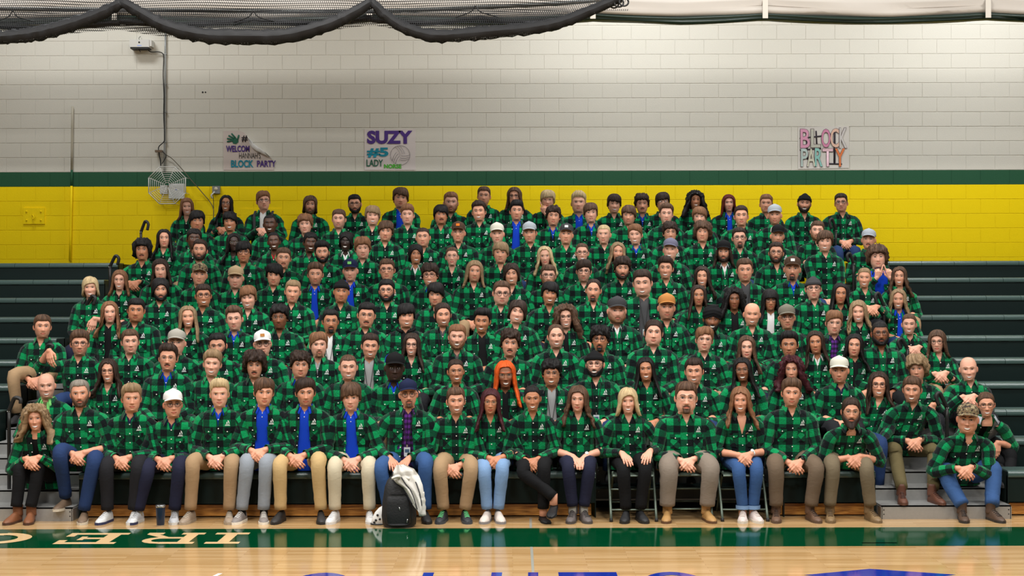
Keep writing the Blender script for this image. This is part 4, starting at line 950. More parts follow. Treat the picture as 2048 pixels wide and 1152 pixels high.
def person(line, fr):
    tk = line.split(); ti, zx, zy, row, sk, hs_, hc = tk[:7]; o = {}
    for t in tk[7:]:
        if '=' in t: k, v = t.split('=', 1); o[k] = v
        else: o[t] = 1
    row = int(row); X0, Y0_ = TILE[ti]; hx_, hy_ = X0+int(zx)/5.12, Y0_+int(zy)/5.12
    g = np.random.RandomState(abs(hash((int(zx), int(zy), row))) % 99991); hi = row <= 2; fem = 'f' in o; bw = float(o.get('bw', .90 if fem else 1.0)); hs = float(o.get('hs', .93 if fem else .985))
    if fr: hipY = fr.get('hipY', Y0+.17); headY = fr.get('Y', Y0+.02-fr.get('lean', 0)); seat = fr.get('seat', S0)
    else: hipY = seatY(row)+.17; headY = seatY(row)+.08; seat = seatZ(row)
    hp = px(hx_, hy_, headY)
    if fr:
        kk = fr['k']; hipX = .45*hp[0]+.55*(px(*kk[0], 12.35)[0]+px(*kk[1], 12.35)[0])/2
    else:
        hipX = hp[0]+g.uniform(-.02, .02)+float(o.get('dx', 0))
        if hp[2]-seat < .60: seat = max(hp[2]-.66, seat-.2)
    org = np.array([hipX, hipY, seat]); root = empty('person', org); hl = hp-org
    # head group
    F = Face(g, fem, float(o.get('wide', 1.0))*(1.03 if bw > 1.09 else 1), 1.08 if bw > 1.09 else 1.0, None); smile = 's' in o; F.smile = 1 if smile else 0
    skin = np.array(lin(SKIN[sk]))*g.uniform(.92, 1.05); hcol_ = lin(HAIRC[hc])
    fac = next((k for k in o if k[0] in 'BGMSL' and (len(k) == 1 or k[1] == ':')), None); fc = hc; fk = None
    if fac: fk = fac[0]; fc = fac[2] if ':' in fac else hc
    hat = 'cap' if 'cap' in o else 'beanie' if 'bn' in o else 'turban' if 'tur' in o else None
    yaw = -math.atan2(hp[0], headY)*.9+g.uniform(-.12, .12); roll = float(o.get('roll_', g.uniform(-.07, .07))); pit = g.uniform(-.04, .08)-.05*(row > 5)
    cz, sz, cx, sx, cy, sy = math.cos(yaw), math.sin(yaw), math.cos(pit), math.sin(pit), math.cos(roll), math.sin(roll)
    RM = np.array([[cz, -sz, 0], [sz, cz, 0], [0, 0, 1]])@np.array([[1, 0, 0], [0, cx, -sx], [0, sx, cx]])@np.array([[cy, 0, sy], [0, 1, 0], [-sy, 0, cy]])
    piv = np.array([0, .02, -.10])
    def HX(mb):
        V = []
        for v in mb.v:
            w_ = sm(-.21, -.13, v[:, 2])[:, None]; p = np.stack([v[:, 0], -v[:, 1], v[:, 2]], 1); q = (p-piv)@RM.T+piv; V.append((p*(1-w_)+q*w_)*hs+hl)
        mb.v = V; return mb
    bald = .55 if hs_ == 'buzz' else (.25 if hs_ == 'none' and hc != 'd' else 0)
    body = HX(build_head(F, skin, hcol_, hi, smile, fk, lin(HAIRC[fc]), fem, bald))
    HEADN[0] = len(body.v[0])
    N = hl+np.array([0, .032, -.142*hs]); g2 = np.random.RandomState(g.randint(1e6))
    # arms
    T = Torso(N, bw, max(0, (bw-1.0))*.18, g); T.H = max(N[2], .30)
    ln = min(1.0, .80+.2*min(1.2, T.H/.5)); l1, l2 = .285*ln*(.95 if fem else 1), .255*ln*(.95 if fem else 1)
    SH = [N+np.array([s*.174*bw, .01, -.092]) for s in (-1, 1)]
    mode = 'clasp'; tg = [None, None]; visible = bool(fr)
    if fr and 'hx' in fr: c = px(*fr['hx'], fr.get('hY', min(12.38, hipY-.38) if hipY < 13 else hipY-.42))-org; tg = [c+np.array([-.062, .075, .045]), c+np.array([.062, .075, .055])]
    elif fr and 'hl' in fr: mode = 'lap'; tg = [px(*fr['hl'], 12.42)-org+np.array([-.02, .07, .055]), px(*fr['hr'], 12.42)-org+np.array([.02, .07, .055])]
    elif 'hx' in o: c = px(*map(int, o['hx'].split(',')), hipY-.36)-org; tg = [c+np.array([-.062, .075, .045]), c+np.array([.062, .075, .055])]; visible = True
    elif 'whand' in o: mode = 'w'; c = hl+np.array([0, -.24, -.26]); tg = [c+np.array([-.085, 0, 0]), c+np.array([.085, 0, 0])]; visible = True
    elif 'hp' in o: mode = 'hang'; c = px(*map(int, o['hp'].split(',')), hipY-.40)-org; s_ = 1 if c[0] > 0 else 0; d0 = np.array([-.07, -.26, .17]) if s_ else np.array([.07, -.26, .17]); tg = [d0, c] if s_ else [c, d0]; visible = True
    elif 'chin' in o: mode = 'w'; tg = [np.array([-.06, -.24, .16]), hl+np.array([-.02, -.14, -.20])]; visible = True
    else: tg = [np.array([-.065, -.265, .175]), np.array([.065, -.265, .185])]
    EW = []
    for i, s in ((0, -1), (1, 1)):
        E, W = ik(SH[i], tg[i], l1, l2, (s*.75, .35, -.75)); EW.append((E, W))
    rolled = 'roll' in o
    if visible or row < 0:
        caps = hands_caps(mode, EW[0][1], EW[1][1], EW[0][0], EW[1][0], rolled); V, Q = caps_mesh(caps, .0048 if row <= 2 else .006)
    else:
        if 'tpl' not in HTEMPL:
            e0, e1 = np.array([-.24, -.06, .21]), np.array([.24, -.06, .21]); HTEMPL['tpl'] = caps_mesh(hands_caps('clasp', np.array([-.065, -.265, .175]), np.array([.065, -.265, .185]), e0, e1, False), .008)
        V, Q = HTEMPL['tpl']; V = V+(EW[0][1]+EW[1][1])/2-np.array([0, -.265, .18])
    nb = body.n; body.add(V, Q, col=skin*np.array([1, .93, .90]))
    # thin hidden strips added under the sleeves tie hands and head into one skin
    for i in (0, 1):
        E, W = EW[i]; ja = np.argsort(np.linalg.norm(V-(W+(E-W)*(.95 if rolled else .45)), axis=1))[:2]; hv = body.v[0]; jb = np.argsort(np.linalg.norm(hv-(N-[0, 0, .04]), axis=1))[:2]
        n2_ = body.n; e_ = np.array([0, 0, .008]); body.add([SH[i]-e_, SH[i]+e_, E-e_, E+e_], [(0, 1, 3, 2)], col=skin)
        body.q.append(np.array([[jb[0], jb[1], n2_+1, n2_], [n2_+2, n2_+3, nb+ja[0], nb+ja[1]]])); body.qm.append(np.array([0, 0]))
    dd = np.array([-.012, .0, .02, .045, .08, .11, .13]) if 'deep' not in o else np.array([-.012, .0, .02, .045, .08, .12, .18]); Xc, Dc = np.meshgrid(np.linspace(-1, 1, 9), dd); Pc = T.front(Xc*np.interp(Dc, [-.02, .03, .2], [.045, .055, .06]), np.maximum(Dc, 0), -.006 if 'deep' in o else -.015 if not (o.get('in') or o.get('v')) else -.026); Pc[..., 2] -= np.minimum(Dc, 0)
    n2_ = body.n; body.add(Pc.reshape(-1, 3), gridq(7, 9), col=skin); body.q.append(np.array([[jb[0], jb[1], n2_+5, n2_+4]])); body.qm.append(np.array([0]))
    body.obj('body', M_SKIN, root, col=True)
    # hair, beard, glasses, hat
    if hs_ != 'none' and not (hs_ == 'buzz' and hat): HX(build_hair(F, hs_, g2, hi, bool(hat))).obj('hair', hair_mat(hc), root, uv=True)
    if fk and fk != 'S': HX(build_beard(F, fk, g2, hi)).obj('moustache' if fk == 'M' else 'beard', hair_mat(fc), root, uv=True)
    if 'g' in o or 'w' in o:
        a, b = build_glasses(F, g2, 'w' in o); go = HX(a).obj('glasses', M_FRAMEW if 'w' in o else M_FRAMED, root); HX(b).obj('lenses', M_LENS, go)
    hatc = None
    if hat:
        m = build_hat(F, hat, g2)
        if hat == 'cap':
            c1, c2 = o['cap'].split(','); hatc = c1; ho = HX(m).obj('cap', [cloth(c1), cloth(c2), cloth(c1)], root)
            if 'mark' in o:
                mk = MB(); x = np.linspace(-.022, .022, 6); z = np.linspace(.080, .110, 4); Xg, Zg = np.meshgrid(x, z); fv = .114-(Xg/.075)**2*.05-(Zg-.07)*.22
                mk.add(np.stack([Xg, fv, Zg], -1).reshape(-1, 3), gridq(4, 6)); HX(mk).obj('cap_patch', cloth(o['mark']), ho)
        else: hatc = o.get('bn', 'black'); HX(m).obj(hat, cloth(hatc), root)
    if 'band' in o:
        m = MB(); a = np.radians(np.linspace(-80, 80, 15)); P = F.surf(a, np.full(15, .078), False)*np.array([1.22, 1.22, 1]); P[:, 2] += .012; pipe(m, P, .006, 15, 6); HX(m).obj('headband', cloth('lgrey'), root)
    # shirt
    inn = o.get('in'); vv = o.get('v'); u0, v0 = g.uniform(0, .128), g.uniform(0, .128); sd = g.randint(1e6)
    if inn: og = float(o.get('og', g.uniform(.036, .062)*(.75 if fem else 1))); gap = lambda d: og*.85+.02*sm(.1, .45, d)*1.0
    elif 'deep' in o: gap = lambda d: np.interp(d, [0, .05, .17, .19], [.045, .040, .006, .0])
    else: vd = g.uniform(.05, .085) if not vv else g.uniform(.10, .14); gap = lambda d: np.interp(d, [0, vd*.5, vd, vd+.01], [.036, .022, .002, 0.0])
    nr, nc = (13, 33) if hi else (9, 25)
    if inn or vv:
        cn = inn or vv; im = M_PURP if cn == 'purple' else (cloth('black') if cn == 'vest' else cloth(cn)); ib = MB()
        gi = (lambda d: np.interp(d, [0, .03, .045], [.040, .010, 0])) if cn in ('blue', 'purple', 'lime', 'navy') else (lambda d: np.interp(d, [0, .02, .03], [.045, .02, 0]))
        if vv and not inn: gi = lambda d: np.interp(d, [0, .02, .04, .05], [.045, .03, .01, 0])
        V, Q, uv = T.loft(gi, .955 if inn else .93, 5, 21, 0.004, sd, 0, 0); ib.add(V, Q, uv=uv)
        if cn in ('blue', 'purple', 'lime', 'navy', 'white') and (inn in ('blue', 'purple', 'lime') or (vv and not (fr and vv == 'white'))): collar(T, ib, 24, 1, 0, .86)
        inner = ib.obj({'blue': 'polo_shirt', 'purple': 'inner_shirt', 'lime': 'dress_shirt'}.get(cn, 'inner_top'), im, root, uv=True)
        if inn == 'blue':
            bt = MB(); [disc(bt, T.front(np.array(0.0), np.array(d), -.004), .005, (0, -1, 0), 6, .003) for d in (.05, .085)]; tag(bt.obj('buttons', M_BTN, inner), kind='stuff')
        if 'tie' in o:
            tm = MB(); dd = np.linspace(.02, .30, 8); ww = np.interp(dd, [.02, .04, .05, .30], [.018, .022, .016, .034]); V = np.concatenate([T.front(-ww, dd, .006), T.front(np.zeros(8), dd, .012), T.front(ww, dd, .006)]).reshape(3, 8, 3); tm.add(V.reshape(-1, 3), gridq(3, 8)); tm.obj('necktie', cloth('olive'), root)
        if 'hood' in o: hm = MB(); a = np.radians(np.linspace(20, 340, 20)); V, Q, Tt, u = tube(np.stack([np.sin(a)*.085, -np.cos(a)*.08, np.full(20, .004)-.03*np.clip(np.cos(a), 0, 1)], 1)+T.center(np.array([0.]))[0], [.018, .03, .018], 20, 8); hm.add(V, Q, Tt); hm.obj('hood', cloth('black'), root)
    sh = MB(); V, Q, uv = T.loft(gap, 1.0, nr, nc, .017, sd, u0, v0); sh.add(V, Q, uv=uv); m_, n_ = (18, 14) if hi else (12, 10)
    for i, s in ((0, -1), (1, 1)):
        E, W = EW[i]; S_ = SH[i]; top = N+np.array([s*.125*bw, .01, -.066]); end = W+(E-W)*.04 if not rolled else W+(E-W)*.62
        k = .92 if fem else 1.0; k *= .85+.15*bw
        P = [top, S_+(E-S_)*.12, S_+(E-S_)*.55, E, E+(end-E)*.5, end]
        V, Q, Tr, uv = tube(P, [.050*k, .064*k, .060*k, .057*k, .053*k, .046*k, .042*k], m_, n_, .034, sd+i, cap=False); sh.add(V, Q, uv=uv+[u0+.03*i, v0+.05])
        V, Q, Tr, uv = tube([end+(E-end)*(.10 if not rolled else .2), end], [.044*k, .045*k] if not rolled else [.051*k, .050*k], 3, n_, 0, 0, cap=False); sh.add(V, Q, uv=uv*[1, .6]+[u0+.02, v0+.02])
    shirt = sh.obj('shirt', M_PLAID, root, uv=True)
    cb = MB(); collar(T, cb, 30 if not inn else 42, sd, u0+.03); cb.obj('collar', M_PLAID, shirt, uv=True)
    bt = MB(); bz = [d for d in np.arange(.095 if 'deep' not in o else .2, T.H-.05, .085)]
    for d in bz:
        x = 0.0 if not inn else float(gap(np.array(d)))+.010
        disc(bt, T.front(np.array(-x if inn else 0.004), np.array(d), .004), .0058, (0, -1, 0), 7, .003)
    dz0 = .185
    for s in (-1, 1):
        if T.H > .42:
            pk = MB(); x = s*bw*np.linspace(.050, .122, 6)+0; dd = np.array([dz0, dz0+.012, dz0+.05, dz0+.09, dz0+.118]); Xg, Dg = np.meshgrid(x, dd); P = T.front(Xg, Dg, .0065); uvp = np.stack([(Xg+Dg)*.9+u0, (Xg-Dg)*.9+v0], -1); pk.add(P.reshape(-1, 3), gridq(5, 6), uv=uvp.reshape(-1, 2))
            po = pk.obj('pocket', M_PLAID, shirt, uv=True)
            fp = MB(); xf = s*bw*np.linspace(.046, .126, 7); top = np.full(7, dz0-.012); bot = dz0+.018+.018*(1-np.abs(np.linspace(-1, 1, 7))); tt = np.linspace(0, 1, 3)[:, None]; Dg = top*(1-tt)+bot*tt; Xg = np.broadcast_to(xf, Dg.shape); P = T.front(Xg, Dg, .011); uvp = np.stack([Xg+u0+.05, Dg+v0+.02], -1); fp.add(P.reshape(-1, 3), gridq(3, 7), uv=uvp.reshape(-1, 2)); fp.obj('pocket_flap', M_PLAID, shirt, uv=True)
            disc(bt, T.front(np.array(s*.086*bw), np.array(dz0+.022), .012), .0058, (0, -1, 0), 7, .003)
    tag(bt.obj('buttons', M_BTN, shirt), kind='stuff')
    # chest logo: a white sail with a dark seal-like notch over two lines of tiny capitals
    lg = MB(); lx = .088*bw; ld = dz0-.062
    def lp(pts): lg.add(T.front(np.array([lx+p[0] for p in pts]), np.array([ld-p[1] for p in pts]), .010), None, [(0, k, k+1) for k in range(1, len(pts)-1)])
    lp([(.012, -.010), (.018, -.010), (.0135, .012), (.004, .024), (.003, .018)]); lp([(-.012, -.010), (.006, -.010), (.0, -.004), (.001, .006), (-.004, .010)])
    for rr, (yy, hh, n_l, xx) in enumerate(((-.019, .0055, 8, .018), (-.0275, .0055, 10, .0225))):
        for q in range(n_l):
            xa_ = -xx+2*xx*q/n_l; xb_ = xa_+2*xx/n_l*.80; lp([(xa_, yy-hh/2), (xb_, yy-hh/2), (xb_, yy+hh/2), (xa_, yy+hh/2)])
    if not (inn and og > .055) or fr: tag(lg.obj('chest_logo', M_LOGO, shirt, smooth=False), kind='stuff')
    if inn == 'vest':
        vm = MB(); V, Q, uv = T.loft(lambda d: .075+.02*d, 1.05, 7, 25, .01, sd, 0, 0); vm.add(V, Q); collar(T, vm, 40, 1, 0, 1.15); vm.obj('vest', cloth('lgrey'), root)
    if 'pack' in o:
        pm = MB()
        for s in (-1, 1):
            dd = np.linspace(.02, .26, 9); P = T.front(np.full(9, s*.115), dd, .012); P[0, 1] += .06; P[0, 2] += .03; V, Q, Tr, u = tube(P, [.018, .018], 10, 6, flat=.4); pm.add(V, Q, Tr)
        pm.obj('backpack_straps', cloth('dgrey'), root)
    if 'badge' in o or 'lan' in o:
        lm = MB(); db = min(.33, T.H-.12)
        for s in (-1, 1): dd = np.linspace(.01, db, 8); P = T.front(s*np.linspace(.055, .006, 8), dd, .012); V, Q, Tr, u = tube(P, [.0035, .0035], 10, 5, flat=.5); lm.add(V, Q, Tr)
        lo = lm.obj('lanyard', M_LAN, root)
        if 'badge' in o:
            c = T.front(np.array(0.0), np.array(db+.06), .016); bm = MB(); bm.box(c+[-.028, -.003, -.042], c+[.028, .003, .042]); bo = bm.obj('badge', M_BADGE, root, smooth=False)
            cm = MB(); cm.box(c+[-.02, -.0045, -.005], c+[.02, -.0032, .025]); cm.obj('badge_photo', mat('badge_photo', (60, 84, 110), rough=.4), bo, smooth=False); cm = MB(); cm.box(c+[-.006, -.004, .042], c+[.006, .002, .066]); cm.obj('clip', M_STEEL, bo, smooth=False)
    # legs
    pants = fr['pants'] if fr else o['pants'] if 'pants' in o else ('bkhaki' if 'legs' in o else ['dark', 'djean', 'black', 'bkhaki', 'dnavy'][g.randint(5)]); tr = MB(); bl = (fr or {}).get('bigleg', 1.0)*(.92 if fem else 1.0); sty, uc, so_, la_ = fr['shoe'] if fr else ('shoe', (36, 36, 38), (60, 58, 56), (0, 0, 0)); feet = []
    for i, s in ((0, -1), (1, 1)):
        hipj = np.array([s*.095, .0, .095])
        if fr:
            kp = px(*fr['k'][i], hipY-.42)-org; kn = kp+np.array([0, .055, .0]); fY = fr.get('fY', min(12.44, hipY-.33)); rf = fr.get('rfoot', 0) if i == 0 else 0
            fx_ = px(*fr['ft'][i], fY-.06)[0]; an = np.array([fx_-org[0], fY-org[1], fr.get('fz', 0)+rf+.085-org[2]])
            if 'cross' in fr and i == 0: an[2] += .115; an[1] -= .10
            if rf: an[1] = 12.58-org[1]
        else:
            kn = np.array([s*(.115 if 'legs' not in o else .17), -.40, .115]); an = np.array([s*(.10 if 'legs' not in o else .15), -.37, -.30])
        sh_ = np.array([0, .0, .03]) if sty not in ('boot', 'ankle') else np.array([0, .0, .055]); kd = (kn-hipj)
        P = [hipj, hipj+kd*.5+np.array([0, 0, .012]), kn+np.array([0, .03, .012]), kn+np.array([0, -.012, -.055]), kn+(an-kn)*.55+np.array([0, -.0, 0]), an+sh_]
        V, Q, Tr, uv = tube(P, [.105*bl, .092*bl, .076*bl, .067*bl, .064*bl, .058*bl, .056*bl], 20 if fr else 10, 14 if fr else 8, .012 if fr else 0, sd+7+i, cap=True); tr.add(V, Q, Tr)
        feet.append((an, s))
    V, Q, Tr, uv = tube([(-.12, .01, .10), (0, .01, .095), (.12, .01, .10)], [.10*bl]*2, 6, 10); tr.add(V, Q, Tr)
    to = tr.obj('trousers', pants_mat(pants), root)
    if fr and 'cuff' in fr:
        cm = MB()
        for an, s in feet: V, Q, Tr, u = tube([an+[0, 0, .02], an+[0, 0, .055]], [.064, .065], 3, 12, cap=False); cm.add(V, Q)
        cm.obj('turned_cuffs', cloth('ljean'), to)
    if fr and ('cuff' in fr or 'cross' in fr or 'sock' in fr or pants == 'dnavy'):
        cm = MB(); [pipe(cm, [an+[0, .012, -.04], an+[0, .01, .06]], .036, 3, 10) for an, s in feet]; cm.obj('socks' if 'sock' in fr or pants == 'dnavy' else 'ankles', cloth('black') if 'sock' in fr else cloth('stone') if pants == 'dnavy' else mat('ankle_skin', SKIN['l'], rough=.5), to)
    me = shoe_mesh(sty, uc, so_, la_, bool(fr))
    for an, s in feet:
        b = ob('shoe', me[0], root, (an[0], an[1], an[2]-.085)); b.rotation_euler = (0.25 if ('cross' in (fr or {}) and s < 0) else 0, 0, s*(.18 if fr else .05)+(.0))
        if b.parent and fr:
            c = ob('sole', me[1], b)
            if me[2]: ob('laces', me[2], b)
    if fr and 'watch' in fr:
        E, W = EW[1]; d = (W-E)/np.linalg.norm(W-E); c = W-d*.012; wm = MB(); V, Q, Tr, u = tube([c-d*.009, c+d*.009], [.0285, .0285], 3, 12, cap=False); wm.add(V, Q); up = np.cross(d, (1, 0, 0)); up = up if up[2] > 0 else -up; up /= np.linalg.norm(up); disc(wm, c+up*.024-np.array([0, .008, 0]), .016, up+np.array([0, -.8, 0]), 10, .008); wm.obj('watch', mat('white_strap', (226, 224, 220), rough=.4) if fem else M_LAN, root)
    # label
    if row not in COUNT: COUNT[row] = []
    nmc = {'lgrey': 'grey', 'brownc': 'brown', 'char': 'charcoal', 'cream': 'cream', 'bluegrey': 'grey', 'stone': 'grey', 'gcap': 'grey', 'camo': 'camouflage', 'caramel': 'tan', 'dgrey': 'grey', 'black': 'black', 'navy': 'navy', 'white': 'white', 'tan': 'tan'}
    bits = []
    if hat == 'cap': bits.append(nmc[hatc]+' cap')
    elif hat == 'beanie': bits.append(nmc[hatc]+' beanie')
    elif hat: bits.append('black turban')
    if 'g' in o or 'w' in o: bits.append('glasses')
    if inn and len(bits) < 2: bits.append({'blue': 'blue polo', 'purple': 'purple shirt', 'vest': 'grey vest', 'lime': 'lime shirt'}.get(inn, nmc.get(inn, inn)+' top'))
    if fr and not bits: bits.append({'bkhaki': 'tan', 'khaki': 'khaki', 'lkhaki': 'beige', 'dark': 'black', 'black': 'black', 'djean': 'dark denim', 'jean': 'denim', 'ljean': 'pale denim', 'dnavy': 'navy', 'olive': 'olive', 'olive2': 'olive', 'brown': 'brown', 'gpants': 'grey', 'bgrey': 'grey'}[pants]+' trousers')
    COUNT[row].append((hp[0], root, bits)); root['category'] = 'person'; root['group'] = 'people seated on the bleachers in green plaid shirts'
    return root
fi = 0
for line in PEOPLE.split('\n'):
    fr = None
    if 'front=1' in line: fr = FR[fi]; fi += 1
    person(line, fr)
for row, L in COUNT.items():
    L.sort(key=lambda t: t[0])
    for i, (x, r, bits) in enumerate(L):
        r['label'] = 'person in green plaid shirt%s, %s row from floor, %s from left' % (', '+', '.join(bits) if bits else '', ordn[row], ordn[i])
# ------------------------------------------------------------------ things on the wall
def wp(x, y, off=0.0): return px(x, y, YW-off)
def wbox(name, x0, y0, x1, y1, d0, d1, m, parent=None, org=None):
    a = wp(x0, y1, d0); b = wp(x1, y0, d0); o_ = org if org is not None else np.zeros(3)
    mb = MB(); mb.box((a[0]-o_[0], YW-d1-o_[1], a[2]-o_[2]), (b[0]-o_[0], YW-d0-o_[1], b[2]-o_[2])); return mb.obj(name, m, parent, smooth=False)
M_GALV = mat('galvanised_conduit', (150, 152, 150), rough=.4, metal=.5); M_WHITEP = mat('white_plastic', (206, 204, 198), rough=.5); M_CABLE = mat('black_cable', (20, 20, 20), rough=.6); M_CREAMP = mat('cream_painted_pipe', (176, 168, 148), rough=.5)
o = wp(329, 345); r = empty('conduit', o); tag(r, 'vertical galvanised conduit on the wall above the wire guard', 'conduit')
mb = MB(); pipe(mb, [wp(329, 345, .03)-o, wp(330, 200, .03)-o, wp(331, 66, .03)-o], .013, 8); mb.obj('pipe', M_GALV, r)
for y in (108, 168, 224, 284): mb = MB(); mb.box(wp(329.5, y, .045)-o-[.022, 0, .006], wp(329.5, y, .045)-o+[.022, .04, .006]); mb.obj('strap', M_GALV, r, smooth=False)
mb = MB(); pipe(mb, [wp(297, 101, .1), wp(303, 104, .06), wp(318, 104, .05), wp(326, 108, .05), wp(327.5, 120, .05), wp(326.5, 150, .05), wp(328, 190, .05), wp(327.5, 230, .05), wp(329, 270, .05), wp(328, 283, .05), wp(318, 293, .06), wp(317, 302, .07)], .007, 50, 6); tag(mb.obj('cable', M_CABLE), 'black cable strapped along the galvanised conduit', 'cable')
o = wp(318, 303, .05); r = empty('power_adapter', o); tag(r, 'small brown plug adapter hanging beside the conduit', 'adapter')
mb = MB(); mb.box((-.05, -.03, -.012), (.05, .03, .018)); mb.obj('body', mat('brown_plastic', (112, 92, 72), rough=.6), r, smooth=False)
mb = MB(); pipe(mb, [(0, 0, -.01), (.005, 0, -.06), (.02, 0, -.12), (.025, 0, -.2)], .008, 10, 6); pipe(mb, [(.05, 0, .0), (.1, .0, -.06), (.06, 0, -.14), (.04, 0, -.17)], .005, 12, 6); mb.obj('lead', M_CABLE, r)
o = wp(285, 92, 0); r = empty('wall_speaker_box', o); tag(r, 'white box device with dark lower slot high on the left wall', 'device')
mb = MB(); mb.box((-.135, -.16, -.045), (.135, -.0, .06)); mb.obj('housing', M_WHITEP, r, smooth=False)
mb = MB(); mb.box((-.125, -.165, -.066), (.125, -.02, -.043)); mb.obj('slot', M_CABLE, r, smooth=False)
mb = MB(); mb.box((.135, -.15, -.03), (.165, 0, .055)); mb.obj('end_cap', M_WHITEP, r, smooth=False)
mb = MB(); mb.box((-.03, -.1615, -.028), (.03, -.160, -.016)); mb.obj('status_light', mat('pale_blue_light', (150, 170, 235), rough=.4), r, smooth=False)
mb = MB(); disc(mb, (-.003, -.160, .022), .013, (0, -1, 0), 8, .002); mb.obj('emblem', M_CABLE, r)
mb = MB(); pipe(mb, [(-.02, -.08, .06), (-.03, -.07, .10), (-.02, -.02, .13)], .004, 8, 5); pipe(mb, [(-.03, -.08, -.066), (.0, -.1, -.10)], .005, 4, 5); mb.obj('wires', M_CABLE, r)
o = wp(341.5, 373, 0); r = empty('wire_guard', o); tag(r, 'octagonal white wire guard over the wall device', 'guard')
R0 = .275
for k in range(9):
    rr = R0*(1-k*.105); a = np.radians(np.arange(9)*45+22.5); P = np.stack([rr*np.cos(a), np.full(9, -.20+.13*(k == 0)*0), rr*np.sin(a)], 1); mb = MB(); rad = .0075 if k == 0 else .0038
    for i in range(8): pipe(mb, [P[i], P[i+1]], rad, 2, 5)
    mb.obj('ring_wire', M_WHITEP, r)
for i in range(8):
    a = math.radians(i*45+22.5); mb = MB(); pipe(mb, [(R0*math.cos(a), -.20, R0*math.sin(a)), (.03*math.cos(a), -.205, .03*math.sin(a))], .0045, 2, 5); pipe(mb, [(R0*math.cos(a), -.20, R0*math.sin(a)), (R0*math.cos(a), 0, R0*math.sin(a))], .0045, 2, 5); mb.obj('spoke', M_WHITEP, r)
o = wp(355, 383, 0); r2 = empty('access_point', o); tag(r2, 'white wireless access point inside the wire guard', 'device')
mb = MB(); mb.box((-.105, -.07, -.105), (.105, -.01, .105)); mb.obj('housing', mat('access_point_white', (222, 224, 224), rough=.4), r2, smooth=False); mb = MB(); disc(mb, (-.0, -.07, .02), .008, (0, -1, 0)); mb.obj('status_light', mat('blue_led', (90, 130, 255), rough=.3), r2)
tag(wbox('junction_box', 322, 371, 337, 388, .0, .06, M_WHITEP), 'small pale junction box inside the wire guard', 'box')
o = wp(433.5, 380, 0); r = empty('outlet_box', o); tag(r, 'grey metal outlet box with round socket on the yellow wall', 'box')
mb = MB(); mb.box((-.052, -.05, -.052), (.052, 0, .052)); mb.obj('housing', mat('grey_box_metal', (128, 130, 128), rough=.45, metal=.4), r, smooth=False)
mb = MB(); disc(mb, (0, -.05, .012), .026, (0, -1, 0), 12, .004); mb.obj('socket', mat('ivory_plastic', (206, 196, 170), rough=.5), r); mb = MB(); pipe(mb, [(-.02, -.05, -.03), (-.06, -.07, -.08), (-.05, -.05, -.12)], .012, 8, 6); mb.obj('plug', M_WHITEP, r)
mb = MB(); pipe(mb, [wp(333, 310, .05), wp(345, 318, .05), wp(362, 336, .1), wp(384, 362, .1), wp(400, 380, .05), wp(425, 412, .05), wp(427, 440, .05)], .006, 40, 6); tag(mb.obj('cable', mat('grey_cable', (96, 86, 70), rough=.6)), 'thin grey cable drooping from wire guard to the seats', 'cable')
mb = MB(); pipe(mb, [wp(425, 384, .06), wp(427, 400, .04), wp(427, 440, .04)], .005, 12, 6); tag(mb.obj('cable', M_CABLE), 'short dark lead below the grey outlet box', 'cable')
mb = MB(); pipe(mb, [wp(145, 213, .03), wp(143.5, 340, .03)], .017, 4, 8, m=0); pipe(mb, [wp(143.5, 340, .03), wp(143, 372, .03)], .017, 3, 8, m=1); pipe(mb, [wp(143, 372, .03), wp(140, 522, .03)], .017, 4, 8, m=2); tag(mb.obj('painted_pipe', [M_CREAMP, M_WALLG, M_WALLY]), 'vertical painted pipe on the far left wall', 'pipe')
o = wp(68.5, 432); r = empty('wall_plate', o); tag(r, 'yellow painted wall plate with a hook, far left', 'plate')
mb = MB(); mb.box((-.15, -.018, -.112), (.15, 0, .112)); mb.obj('plate', M_WALLY, r, smooth=False)
for sx in (-1, 1):
    for sz in (-1, 1): mb = MB(); disc(mb, (sx*.10, -.018, sz*.06), .012, (0, -1, 0), 6, .012); mb.obj('bolt', M_WALLY, r)
mb = MB(); pipe(mb, [(-.02, -.018, .01), (0, -.06, .01), (.02, -.07, -.02), (.012, -.065, -.05), (-.005, -.06, -.03)], .008, 14, 6); mb.obj('hook', M_WALLY, r)
tag(wbox('cover_plate', 482, 417, 562, 480, 0, .006, M_WALLY), 'flat yellow cover plate behind the top row', 'plate')
mb = MB(); disc(mb, wp(405.5, 184.5, .0), .013, (0, -1, 0), 8, .003); disc(mb, wp(411, 184.5, .0), .011, (0, -1, 0), 8, .003); tag(mb.obj('wall_holes', M_CABLE, wall), kind='stuff')
# posters
def word(parent, org, s, x0, y0, x1, y1, c, off=.012, fo=.0, slant=0.0, name='lettering'):
    me = text_mesh(s, 1.0, ext=.0, font_off=fo); n = len(me.vertices); co = np.zeros(n*3); me.vertices.foreach_get('co', co); co = co.reshape(-1, 3); mn, mx = co.min(0), co.max(0); u = (co-mn)/np.maximum(mx-mn, 1e-6)
    a, b = wp(x0, y1, off), wp(x1, y0, off); P = np.stack([a[0]+(b[0]-a[0])*u[:, 0], np.full(n, YW-off), a[2]+(b[2]-a[2])*u[:, 1]+slant*(u[:, 0]-.5)], 1)-org
    me.vertices.foreach_set('co', P.ravel()); me.update(); me.materials.append(mat('marker_%d_%d_%d' % c, c, rough=.7)); o = ob(name, me, parent); return o
def sheet(parent, org, poly, m, off=.006, name='paper'):
    mb = MB(); P = np.array([wp(x, y, off)-org for x, y in poly]); n = len(P); Bk = P+np.array([0, .004, 0]); i = np.arange(n); j = (i+1) % n
    mb.add(np.vstack([P, Bk]), np.stack([i, j, n+j, n+i], 1), [(0, k, k+1) for k in range(1, n-1)]); return mb.obj(name, m, parent, smooth=False)
